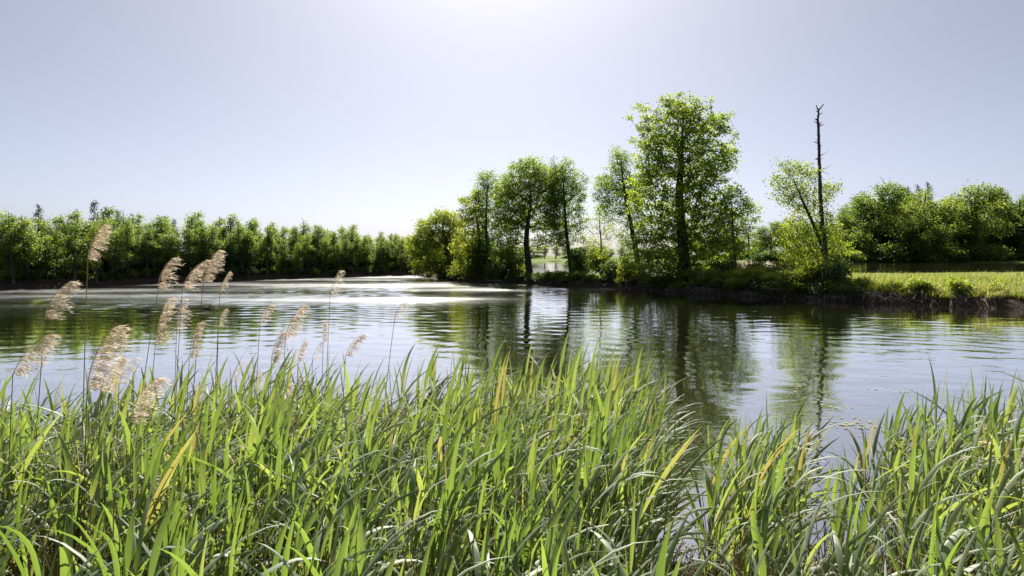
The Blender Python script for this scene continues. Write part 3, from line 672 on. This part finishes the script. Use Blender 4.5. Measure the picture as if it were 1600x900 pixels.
# meadow behind the right bank
n = 42000
pxs = g.uniform(1295, 1760, n); offs = 0.5 + 44 * g.uniform(0, 1, n) ** 2.2
Yv = np.interp(pxs, dam_px, dam_Y) + offs; Xv = (pxs - 800) / F * Yv
keep = sdist(Xv, Yv, P2) > 0.6
Xv, Yv = Xv[keep], Yv[keep]
pat = snoise(Xv, Yv, 0.5, 33)
keep = g.uniform(-1.2, 1, len(Xv)) < pat + 0.5
Xv, Yv, pat = Xv[keep], Yv[keep], pat[keep]
grass_stuff('meadow_grass', np.stack([Xv, Yv, gza(Xv, Yv)], 1), 0.15, 0.75, 0.03, 0.3, 'tall yellow-green meadow grass on the right bank', 41, tmean=0.46, tsd=0.2)
# grass on the rest of the embankment crest and hanging over its edge
n = 16000
pxs = g.uniform(680, 1500, n); offs = g.uniform(0.55, 7, n); Yv = np.interp(pxs, dam_px, dam_Y) + offs; Xv = (pxs - 800) / F * Yv
keep = sdist(Xv, Yv, P2) > 0.4; Xv, Yv = Xv[keep], Yv[keep]
grass_stuff('bank_grass', np.stack([Xv, Yv, gza(Xv, Yv)], 1), 0.15, 0.42, 0.035, 0.5, 'mixed green grass covering the crest of the island bank', 42, tmean=0.45)
def tussock(px, off, lab, seed, r=0.35, h=0.6, n=240, mat='grass', t=0.75):
    g = np.random.default_rng(seed); x, y = dam_at(px, off); z = gz(x, y)
    a = g.uniform(0, 2*pi, n); rr = r * np.sqrt(g.uniform(0, 1, n))
    base = np.stack([rr*np.cos(a), rr*np.sin(a), 0*a - 0.05], 1)
    V, Qd, T, tt = blades(base, g.uniform(0.5, 1, n) * h, np.full(n, 0.025), 0.7, g, np.clip(g.normal(t, 0.2, n), 0, 1))
    tag(link('grass_tussock', mesh_from('grass_tussock', V, [Qd, T], M[mat], tt), loc=(x, y, z)), lab, 'grass')
tussock(1462, 0.35, 'pale drooping grass tussock hanging over the right bank at the water', 51, 0.5, 0.75)
tussock(1425, 0.5, 'pale grass tussock left of the drooping one on the right bank', 52, 0.35, 0.5)
tussock(1520, 0.4, 'grass tussock right of the drooping one on the right bank', 53, 0.4, 0.6)
gt = np.random.default_rng(54)
for k in range(26):
    px = gt.uniform(1310, 1640); tussock(px, gt.uniform(0.2, 0.75), 'rough grass tuft spilling over the edge of the right bank', 600 + k, gt.uniform(0.2, 0.45), gt.uniform(0.35, 0.75), 120, t=gt.uniform(0.35, 0.9)); COL.objects[-1]['group'] = 'grass tufts on the right bank edge'
# pale dry reeds behind the small tree
for k, (px, off, lab) in enumerate([(1150, 5.0, 'left clump of pale dry feathery reeds behind the island bank'), (1170, 5.4, 'middle clump of pale dry feathery reeds behind the island bank'), (1190, 5.0, 'right clump of pale dry feathery reeds behind the island bank')]):
    gg = np.random.default_rng(60 + k); x, y = dam_at(px, off); n = 150
    b = np.stack([gg.normal(0, 0.45, n), gg.normal(0, 0.4, n), np.zeros(n)], 1); h = gg.uniform(0.9, 1.7, n)
    G = Geo(); V, Qd, T, tt = blades(b, h, np.full(n, 0.025), 0.12, gg, np.clip(gg.normal(0.6, 0.2, n), 0, 1)); G.add(V, Qd, T, tt)
    e = tag(empty('dry_reed_clump', (x, y, gz(x, y))), lab, 'reeds')
    link('stalks', G.mesh('stalks', M['cane']), e)
    top = b + np.array([0.08, 0, 0.85]) * h[:, None]; idx = np.repeat(np.arange(n), 12)
    V, T = leaves(top[idx] + gg.normal(0, 1, (len(idx), 3)) * np.array([0.05, 0.05, 0.12]), 0.16, 0.04, 0.1, gg, droop=-0.6)
    link('plumes', mesh_from('plumes', V, T, M['plume'], np.repeat(gg.uniform(0.3, 1, len(idx)), 4)), e)

# ------------------------------------------------------------------ roots and fallen branches at the waterline
G = Geo(); g = np.random.default_rng(71)
for k in range(520):
    px = g.uniform(700, 1560) if k % 3 else g.uniform(1080, 1400); x, y = dam_at(px, g.uniform(0.05, 0.6)); z = gz(x, y)
    l = g.uniform(0.4, 1.3); d = np.array([g.normal(0, 0.7), -g.uniform(0.4, 1.0), -g.uniform(0.2, 0.7)]); d = nrm(d) * l
    p0 = np.array([x, y, z + 0.08]); p1 = p0 + d * 0.5 + np.array([0, -0.1, 0.12]); p2 = p0 + d; p2[2] = max(p2[2], -0.05)
    V, Qs = tube([p0, p1, p2], np.array([1, 0.8, 0.4]) * g.uniform(0.008, 0.028), 4); G.add(V, Qs)
tag(link('bank_roots', G.mesh('bank_roots', M['driftwood'])), 'tangle of pale bare roots along the eroded island bank', 'roots', kind='stuff')
def dead_branch(px, off, l, az, lab, seed):
    g = np.random.default_rng(seed); x, y = dam_at(px, off); e = tag(empty('fallen_branch', (x, y, max(0.02, gz(x, y)))), lab, 'branch')
    d = np.array([cos(az), sin(az), 0.12]); t = np.linspace(0, 1, 9)[:, None]
    P = t * d * l + g.normal(0, 0.03, (9, 3)).cumsum(0) + np.array([0, 0, 0.06]); V, Qs = tube(P, np.linspace(0.06, 0.015, 9), 6, wob=0.08, g=g)
    link('stem', mesh_from('stem', V, Qs, M['driftwood'], smooth=True), e)
    for k in range(6):
        i0 = g.integers(2, 8); dd = nrm(d + g.normal(0, 0.7, 3)) * l * g.uniform(0.2, 0.45); dd[2] = abs(dd[2])
        V, Qs = tube([P[i0], P[i0] + dd * 0.5 + g.normal(0, 0.03, 3), P[i0] + dd], [0.022, 0.015, 0.006], 4)
        link('twig', mesh_from('twig', V, Qs, M['driftwood']), e)
for k, (px, off, l, az, lab) in enumerate([(1040, -0.1, 2.2, 0.1, 'pale fallen branch lying at the water just left of the oak trunk'), (1160, 0.2, 2.6, -0.3, 'pale fallen branch slanting into the water right of the oak'),
        (1205, 0.2, 2.8, -0.5, 'long fallen branch below the dark bush on the bank'), (1240, 0.1, 2.0, 2.7, 'short fallen branch below the leaning tree'), (1180, 0.0, 3.0, 0.05, 'long pale branch floating along the foot of the bank'),
        (1330, 0.1, 2.2, 0.3, 'fallen branch at the water right of the dead trunk'), (970, 0.1, 2.0, 0.2, 'fallen branch at the water left of the yellow-green bush'), (790, 0.0, 2.4, 3.0, 'fallen branch at the water below the dark dome-shaped bush')]):
    dead_branch(px, off, l, az, lab, 80 + k)

# ------------------------------------------------------------------ the reed bed in front
WIND = np.array([1.0, 0.12, 0.0])
def reed_leaf(g, h0, side_az, L, Wd, pitch, bend, twist, tint):
    """one lance-shaped blade with a folded midrib; local frame of the reed"""
    n = 8; t = np.linspace(0, 1, n)
    az = np.array([cos(side_az), sin(side_az), 0.0])
    ang = pitch + bend * t ** 1.6                       # angle from vertical along the blade
    ds = L / (n - 1); d = az[None, :] * np.sin(ang)[:, None] + np.array([0, 0, 1.0]) * np.cos(ang)[:, None]
    d = d + WIND[None, :] * (0.28 * t)[:, None]; d = nrm(d)
    P = np.concatenate([[np.zeros(3)], np.cumsum(d[:-1] * ds, 0)]) + np.array([0, 0, h0])
    w = Wd * np.interp(t, [0, 0.08, 0.28, 0.6, 0.85, 1.0], [0.35, 0.7, 1.0, 0.72, 0.32, 0.0])
    s = nrm(np.cross(d, np.array([-az[1], az[0], 0.0]) * 0 + np.array([0, 0, 1.0]) + 1e-3)); 
    s0 = np.array([-az[1], az[0], 0.0]); nv = nrm(np.cross(s0[None, :].repeat(n, 0), d)); s = np.cross(d, nv)
    def roll(tw):
        q = tw * (0.35 + 0.65 * t); m_ = np.cross(s * np.cos(q)[:, None] + nv * np.sin(q)[:, None], d)[3]; return (m_ * np.sign(m_[2]))[1]
    if g.uniform() < 0.72 and roll(twist) > roll(-twist): twist = -twist        # the wind rolls most blades the same way
    a = twist * (0.35 + 0.65 * t); s2 = s * np.cos(a)[:, None] + nv * np.sin(a)[:, None]; nv2 = np.cross(s2, d)
    V = np.stack([P - s2 * w[:, None] / 2 + nv2 * (w * 0.16)[:, None], P, P + s2 * w[:, None] / 2 + nv2 * (w * 0.16)[:, None]], 1).reshape(-1, 3)
    i = np.arange(n - 1)[:, None] * 3; Qd = np.concatenate([i + np.array([[0, 1, 4, 3]]), i + np.array([[1, 2, 5, 4]])])
    return V, Qd, np.full(len(V), tint)
def reed_proto(seed, h):
    g = np.random.default_rng(seed)
    nl = int(np.interp(h, [0.8, 2.0], [6, 9])); lean = g.normal(0.07, 0.05); ly = g.normal(0, 0.05)
    hs = h * 0.80                                        # stem up to the base of the top blade
    def bendp(z): return np.stack([lean * (z / h) ** 2 * h, ly * (z / h) ** 2 * h, z], -1)
    z = np.linspace(0, hs, 6); P = bendp(z); V, Qd = tube(P, np.linspace(0.0055, 0.0028, 6), 5)
    parts = [('stem', V, Qd, np.repeat(z / h, 5))]
    a0 = g.uniform(0, 2*pi)
    for k in range(nl):
        f = np.interp(k, [0, nl - 1], [0.30, 0.99]) + g.normal(0, 0.02); z0 = min(hs * f, hs - 0.01)
        az = a0 + pi * k + g.normal(0, 0.5)
        v = np.array([cos(az), sin(az)]) + np.array([0.9, -0.1]) * g.uniform(0.2, 1.3); az = math.atan2(v[1], v[0])   # swung to leeward
        top = k >= nl - 2
        L = (g.uniform(0.48, 0.92) if not top else g.uniform(0.34, 0.58)) * np.interp(h, [0.8, 1.9], [0.85, 1.05]); Wd = g.uniform(0.018, 0.046)
        if k == nl - 1: pitch, bend = g.uniform(0.03, 0.2), g.uniform(0.05, 0.5)
        else: pitch, bend = g.uniform(0.15, 0.7), abs(g.normal(0.82, 0.55))
        if g.uniform() < 0.18: bend += 0.9
        V, Qd, tt = reed_leaf(g, 0.0, az, L, Wd, pitch, bend, g.choice([-1, 1]) * g.uniform(0.15, 1.15), np.clip(g.normal(0.45, 0.22), 0, 0.94) if k > 0 else np.clip(g.normal(0.75, 0.2), 0, 1))
        parts.append(('leaf', V + bendp(np.array([z0]))[0], Qd, tt))
    return dict(h=h, parts=parts)
RP = [[reed_proto(1000 + 50 * c + k, h) for k in range(9)] for c, h in enumerate((0.85, 1.1, 1.35, 1.6, 1.85))]
RH = np.array([0.85, 1.1, 1.35, 1.6, 1.85])

UF = [-900, -100, 130, 300, 600, 760, 930, 1015, 1042, 1052, 1084, 1096, 1120, 1235, 1252, 1288, 1310, 1475, 1700, 2600]
YF = [6.0, 6.1, 6.3, 6.7, 7.3, 7.6, 7.7, 7.3, 6.9, 5.75, 5.75, 6.1, 6.4, 6.3, 5.0, 5.0, 5.9, 6.6, 6.8, 6.8]
UT = [-900, 130, 300, 600, 930, 1015, 1050, 1090, 1170, 1240, 1270, 1330, 1400, 1475, 1700]
ZT = [1.90, 1.92, 1.96, 1.94, 1.94, 1.88, 1.60, 1.55, 1.62, 1.55, 1.25, 1.50, 1.65, 1.82, 1.85]
SU = [-900, -50, 130, 300, 600, 760, 930, 1020, 1042, 1050, 1085, 1096, 1170, 1235, 1252, 1288, 1302, 1400, 1475, 1600, 2000]
SV = [576, 596, 586, 578, 556, 548, 548, 568, 616, 850, 850, 641, 626, 636, 726, 731, 676, 631, 586, 571, 556]
g = np.random.default_rng(13)
spots = []
n = 9000
Yc = np.sqrt(g.uniform(2.3 ** 2, 7.9 ** 2, n)); Uc = g.uniform(-420, 2020, n)
Xc = (Uc - 800) / F * Yc
YFc = np.interp(Uc, UF, YF) + snoise(Xc * 2.0, Xc * 0 + 0.3, 2.0, 17) * 0.25
D1 = 0.75 + 0.5 * snoise(Xc, Yc, 1.8, 19); D2 = snoise(Xc, Yc, 1.2, 23) * 0.07
Z0 = np.interp(Yc, [-40, 0.5, 5.7, 7.5, 11], [1.75, 1.6, 0.06, -0.35, -1.2]) + snoise(Xc, Yc, 1.4, 9) * 0.06
for u, y, x, yf, d1, d2, z0 in zip(Uc, Yc, Xc, YFc, D1, D2, Z0):
    if y > yf: continue
    # thinner on the right and at the back edge, denser in the middle of the bed
    dens = (0.38 if u > 1045 else (0.37 if y < 3.2 else 0.48)) * np.clip((yf - y) / 0.5 + 0.45, 0, 1) * d1
    if 1022 < u < 1098: dens *= 0.03 if y > 2.9 else 0.2
    if 1000 < u < 1110 and y > 5.5: dens *= 0.5
    if g.uniform() > dens: continue
    zt = np.interp(u, UT, ZT) + g.normal(0, 0.12) + d2
    if y < 3.4: zt = min(zt, 1.8 + g.normal(0, 0.08))
    zt = min(zt, CAM_H - (np.interp(u, SU, SV) + g.normal(0, 16) - HORIZON) / F * y + 0.04)     # the bed's broken upper edge
    h = zt - max(z0, -0.5)
    if g.uniform() < 0.25: h *= g.uniform(0.55, 0.9)
    if h < 0.5: continue
    spots.append((x, y, z0, u, h))
spots.sort(key=lambda q: q[1])
cum = Geo(); ncum = 0; indiv = []
def visible(q): return -20 < q[3] < 1620 and q[1] > 2.55
allv = [q for q in spots if visible(q)]
near_set = set(id(q) for q in allv[:270])
reed_mesh = {}
for q in spots:
    x, y, z0, u, h = q
    c = int(np.abs(RH - h).argmin()); p = RP[c][g.integers(0, 9)]; sc = h / p['h']; sc_xy = np.clip(sc, 0.8, 1.25); rz = g.normal(0, 0.45)
    if g.uniform() < 0.12: rz += pi * g.uniform(0.5, 1)
    if id(q) in near_set:
        e = tag(empty('reed', (x, y, z0 - 0.03)), 'green reed stalk with long arching leaves nearest the camera', 'reed', 'nearest green reed stalks'); e.rotation_euler = (0, 0, rz); e.scale = (sc_xy, sc_xy, sc)
        for k, (nm, V, Qd, tt) in enumerate(p['parts']):
            key = (id(p), k)
            if key not in reed_mesh: reed_mesh[key] = mesh_from(nm, V, Qd, M['reed' if nm == 'leaf' else 'reed_stem'], tt, smooth=True)
            link(nm, reed_mesh[key], e)
    else:
        cr, sr = cos(rz), sin(rz)
        for nm, V, Qd, tt in p['parts']:
            v = np.stack([(V[:, 0]*cr - V[:, 1]*sr)*sc_xy + x, (V[:, 0]*sr + V[:, 1]*cr)*sc_xy + y, V[:, 2]*sc + z0 - 0.03], 1)
            if nm == 'leaf': cum.add(v, Qd, tint=tt + g.normal(0, 0.1))
            else: indiv.append((v, Qd, tt))
rb = tag(link('reed_bed', cum.mesh('reed_bed', M['reed'], True)), 'dense bed of green reeds filling the foreground bank', 'reeds', kind='stuff')
G = Geo()
for v, Qd, tt in indiv: G.add(v, Qd, tint=tt)
link('stems', G.mesh('stems', M['reed_stem'], True), rb)
# last year's broken canes and fallen litter between the stems
G = Geo(); g = np.random.default_rng(29)
for k in range(2600):
    u = g.uniform(-300, 1900); y = g.uniform(2.8, 7.0); yf = np.interp(u, UF, YF)
    if y > yf - 0.1: y = yf - g.uniform(0.1, 1.2)
    x = (u - 800) / F * y; z = gz(x, y); z = max(z, -0.2); l = g.uniform(0.3, 1.2) ;
    if 1025 < u < 1105: l = min(l, 0.3)
    if u > 1105: l = min(l, 0.7)
    t = g.normal(0.1, 0.3); a = g.normal(0, 0.3)
    if k % 3 == 0: t = g.uniform(1.2, 1.5); a = g.uniform(0, 6.28); l *= 0.7
    d = np.array([sin(t)*cos(a), sin(t)*sin(a), cos(t)]) * l
    V, Qd = tube(np.array([[x, y, z], [x, y, z] + d*0.5, [x, y, z] + d*1.0 + [0.02, 0, -0.01]]), [0.005, 0.0045, 0.003], 4); G.add(V, Qd, tint=g.uniform(0, 1))
tag(link('reed_litter', G.mesh('reed_litter', M['cane'])), 'brown dry canes and straw on the ground between the reeds', 'litter', kind='stuff')

# feathery seed heads of last year's reeds
def plume_parts(seed, size, droop, kind):
    g = np.random.default_rng(seed); G = Geo()
    n = 26; t = np.linspace(0, 1, n); ang = 0.12 + droop * 0.85 * t ** 1.2
    d = np.stack([np.sin(ang), 0.1 * np.sin(ang * 2), np.cos(ang)], 1)
    P = np.concatenate([[np.zeros(3)], np.cumsum(d[:-1] * (size / (n - 1)), 0)])
    V, Qd = tube(P, np.linspace(0.0022, 0.0007, n), 4); G.add(V, Qd, tint=0.1)
    ribs = []
    nb = 44 if kind == 'full' else 26
    for k in range(nb):
        f = k / nb * 0.97; i0 = int(f * (n - 1)); b = P[i0]
        bl = size * np.interp(f, [0, 0.12, 0.4, 0.8, 1], [0.22, 0.32, 0.31, 0.21, 0.10]) * g.uniform(0.7, 1.15)
        a = g.uniform(0, 2*pi); o = np.array([cos(a), sin(a), 0]) * 0.55
        # tufts stream to leeward and droop
        m = 6; s = np.linspace(0, 1, m)[:, None]
        v = d[i0] * 0.8 + o * 0.6 + WIND * 0.5
        q = b + v * bl * s * 0.75 + (WIND * 0.4 + np.array([0, 0, -0.6])) * bl * s ** 2
        V, Qd = tube(q, np.linspace(0.0009, 0.0003, m), 3); G.add(V, Qd, tint=0.35)
        hn = 24 if kind == 'full' else 13
        ht = g.uniform(0.12, 1, hn); hb = np.stack([np.interp(ht, s[:, 0], q[:, c]) for c in range(3)], 1)
        hd = nrm(nrm(q[-1] - q[0])[None, :] + g.normal(0, 0.36, (hn, 3)) + np.array([0.1, 0, -0.1])); hl = g.uniform(0.016, 0.042, hn)[:, None]
        sd = nrm(np.cross(hd, g.normal(0, 1, (hn, 3)))) * g.uniform(0.0007, 0.0015, hn)[:, None]
        V = np.stack([hb, hb + hd*hl*0.5 - sd, hb + hd*hl, hb + hd*hl*0.5 + sd], 1).reshape(-1, 3); bb = np.arange(hn)[:, None]*4
        G.add(V, bb + np.array([[0, 1, 2, 3]]), tint=np.repeat(np.clip(g.normal(0.5, 0.2, hn), 0, 1), 4))
    return G.mesh('plume', M['plume'])
PL = {}
for k in range(5): PL[('full', k)] = plume_parts(900 + k, 1.0 * 0.30, [0.9, 1.1, 0.7, 1.3, 0.5][k], 'full')
for k in range(3): PL[('thin', k)] = plume_parts(950 + k, 0.26, [0.6, 0.9, 0.4][k], 'thin')
# (plume foot px, py, height in px, distance, stem foot px at the bed, stem foot py, kind, label)
plumes = [
 (137, 405, 66, 4.6, 127, 640, 'full', 0, 'tallest feathery reed plume at the far left, above the wood'),
 (247, 455, 58, 5.2, 205, 640, 'full', 1, 'feathery plume leftmost of the four tall ones before the water'),
 (285, 452, 60, 5.2, 268, 650, 'full', 1, 'feathery plume second of the four tall ones before the water'),
 (318, 440, 56, 5.3, 292, 640, 'full', 0, 'largest feathery plume third of the four tall ones before the water'),
 (344, 455, 34, 5.6, 331, 640, 'full', 2, 'small feathery plume rightmost of the four tall ones'),
 (243, 538, 76, 4.9, 222, 700, 'full', 4, 'broad shaggy plume below the leftmost of the four tall ones'),
 (136, 610, 112, 3.6, 130, 760, 'full', 2, 'biggest shaggy plume low at the left edge of the reeds'),
 (158, 612, 66, 4.0, 150, 740, 'full', 0, 'pale shaggy plume right beside the biggest low one'),
 (296, 560, 58, 5.2, 285, 700, 'full', 4, 'brownish plume under the second of the four tall ones'),
 (341, 510, 30, 5.6, 337, 640, 'thin', 1, 'sparse broken plume under the small rightmost tall one'),
 (276, 515, 50, 6.0, 270, 650, 'thin', 2, 'wispy see-through plume behind the second tall one'),
 (406, 505, 34, 6.2, 395, 640, 'full', 3, 'round brown plume alone left of the paired plumes'),
 (446, 525, 58, 5.8, 438, 660, 'full', 4, 'upright narrow plume standing over a lower one'),
 (424, 568, 54, 5.8, 418, 680, 'full', 2, 'lower plume of the pair left of centre'),
 (466, 565, 36, 6.0, 460, 680, 'full', 2, 'short brown plume right of the paired plumes'),
 (488, 562, 32, 6.2, 486, 680, 'thin', 0, 'slim brown plume second right of the paired plumes'),
 (505, 535, 34, 6.3, 500, 660, 'full', 4, 'narrow plume below the single tall thin-stemmed one'),
 (516, 458, 40, 6.4, 505, 660, 'thin', 2, 'single thin plume high over open water left of centre'),
 (540, 556, 44, 6.0, 530, 680, 'full', 1, 'fan-shaped brown plume near the green reed tops left of centre'),
 (617, 496, 42, 6.4, 590, 660, 'thin', 1, 'rightmost feathery plume standing against the bright water'),
 (205, 660, 84, 3.9, 202, 800, 'full', 3, 'shaggy tan plume sunk among green leaves at lower left'),
 (186, 600, 46, 4.6, 180, 720, 'thin', 0, 'faded plume between the low left plumes'),
 (362, 596, 36, 5.8, 356, 700, 'thin', 1, 'faint plume just above the green tips under open water'),
 (398, 606, 30, 5.8, 394, 700, 'thin', 0, 'faint plume among green tips left of the paired plumes'),
 (440, 642, 44, 5.2, 436, 760, 'thin', 2, 'tan plume hidden between green reed leaves'),
 (556, 668, 26, 5.0, 548, 780, 'full', 3, 'small pale plume lying among green leaves at mid bed'),
 (70, 500, 72, 4.4, 50, 700, 'full', 1, 'feathery plume beyond the left edge of the main group'),
 (20, 585, 84, 4.0, 10, 760, 'full', 0, 'shaggy plume farthest left near the picture edge'),
]
g = np.random.default_rng(31)
for k, (px, py, hp, Y, sx, sy, kind, var, lab) in enumerate(plumes):
    top = at(px, py, Y); foot = at(sx, sy, Y); 
    x0 = foot[0] + (foot[0] - top[0]) * 0.35; z0 = gz(x0, Y); base = np.array([x0, Y, z0 - 0.03])
    e = tag(empty('plumed_reed', tuple(base)), lab, 'reed', 'feathery plumed reeds at the left')
    mid = np.array([foot[0], Y, foot[2]])
    t = np.linspace(0, 1, 12)[:, None]; p0, p1, p2 = np.zeros(3), (mid - base), (top - base)
    p1 = p1 * 0.6 + (p2 * 0.5) * 0.4
    P = (1-t)**2*p0 + 2*t*(1-t)*p1 + t**2*p2
    V, Qd = tube(P, np.linspace(0.0055, 0.0026, 12), 6); link('stem', mesh_from('stem', V, Qd, M['cane'], np.full(len(V), g.uniform(0.3, 0.8)), smooth=True), e)
    sz = hp / F * Y / (0.27 if kind == 'full' else 0.235) * 0.92
    o = link('plume', PL[(kind, var)], e, tuple(P[-1])); o.scale = (sz, sz, sz); o.rotation_euler = (g.normal(0, 0.12), g.normal(0, 0.16), g.normal(0, 0.35))
    if k % 2 == 0:
        V, Qd, tt = reed_leaf(g, 0, g.normal(0, 0.5), g.uniform(0.15, 0.3), 0.012, 0.5, 1.2, 0.4, 0.4)
        link('dry_leaf', mesh_from('dry_leaf', V, Qd, M['cane'], tt), e, tuple(P[7 + k % 4]))

# ------------------------------------------------------------------ floating plants and ducks on the pond
def floating(px, py, w, d, n, lab, seed):
    g = np.random.default_rng(seed); Y = shoreY(py); x = (px - 800) / F * Y; G = Geo()
    for k in range(n):
        a = g.uniform(0, 2*pi); r = math.sqrt(g.uniform(0, 1)); c = np.array([w * r * cos(a) + g.normal(0, w*0.1), d * r * sin(a), 0.004 + 0.002 * g.uniform()])
        m = 7; th = np.linspace(0, 2*pi, m, endpoint=False) + g.uniform(0, 6); rr = g.uniform(0.012, 0.05) * g.uniform(0.6, 1.3, m)
        ring = np.stack([np.cos(th)*rr, np.sin(th)*rr, g.uniform(0, 0.006, m)], 1) + c
        V = np.concatenate([[c], ring]); T = np.array([[0, 1 + i, 1 + (i + 1) % m] for i in range(m)]); G.add(V, T=T)
    tag(link('floating_weed', G.mesh('floating_weed', M['algae']), loc=(x, Y, 0.004)), lab, 'water weed')
floating(1335, 662, 0.5, 0.5, 38, 'largest pale patch of floating weed by the right reeds', 1)
floating(1365, 672, 0.5, 0.6, 18, 'scattered floating weed right of the largest patch', 2)
floating(1385, 608, 0.6, 0.5, 14, 'faint floating weed patch farther out at the right', 3)
floating(1272, 612, 0.45, 0.5, 10, 'small floating weed patch in the dark reflection', 4)
floating(1300, 632, 0.5, 0.35, 8, 'thin floating weed between the dark reflection and the largest patch', 5)
def duck(px, py, yaw, lab):
    Y = shoreY(py); x = (px - 800) / F * Y; e = tag(empty('duck', (x, Y, 0.0)), lab, 'duck'); e.rotation_euler = (0, 0, yaw)
    P = np.array([[-0.26, 0, 0.12], [-0.2, 0, 0.085], [-0.1, 0, 0.06], [0.02, 0, 0.055], [0.12, 0, 0.07], [0.17, 0, 0.12], [0.175, 0, 0.18], [0.19, 0, 0.23], [0.225, 0, 0.245], [0.26, 0, 0.235]])
    V, Qd = tube(P, [0.008, 0.045, 0.085, 0.1, 0.085, 0.052, 0.036, 0.042, 0.04, 0.02], 10)
    link('body', mesh_from('body', V, Qd, M['duck'], smooth=True), e)
    V, Qd = tube([[0.25, 0, 0.236], [0.285, 0, 0.228], [0.315, 0, 0.224]], [0.017, 0.014, 0.006], 6); link('bill', mesh_from('bill', V, Qd, M['bill']), e)
duck(323, 483, 0.3, 'small dark duck swimming on the open water, nearer of two')
duck(349, 457, 2.8, 'small dark duck swimming near the wooded shore, farther of two')
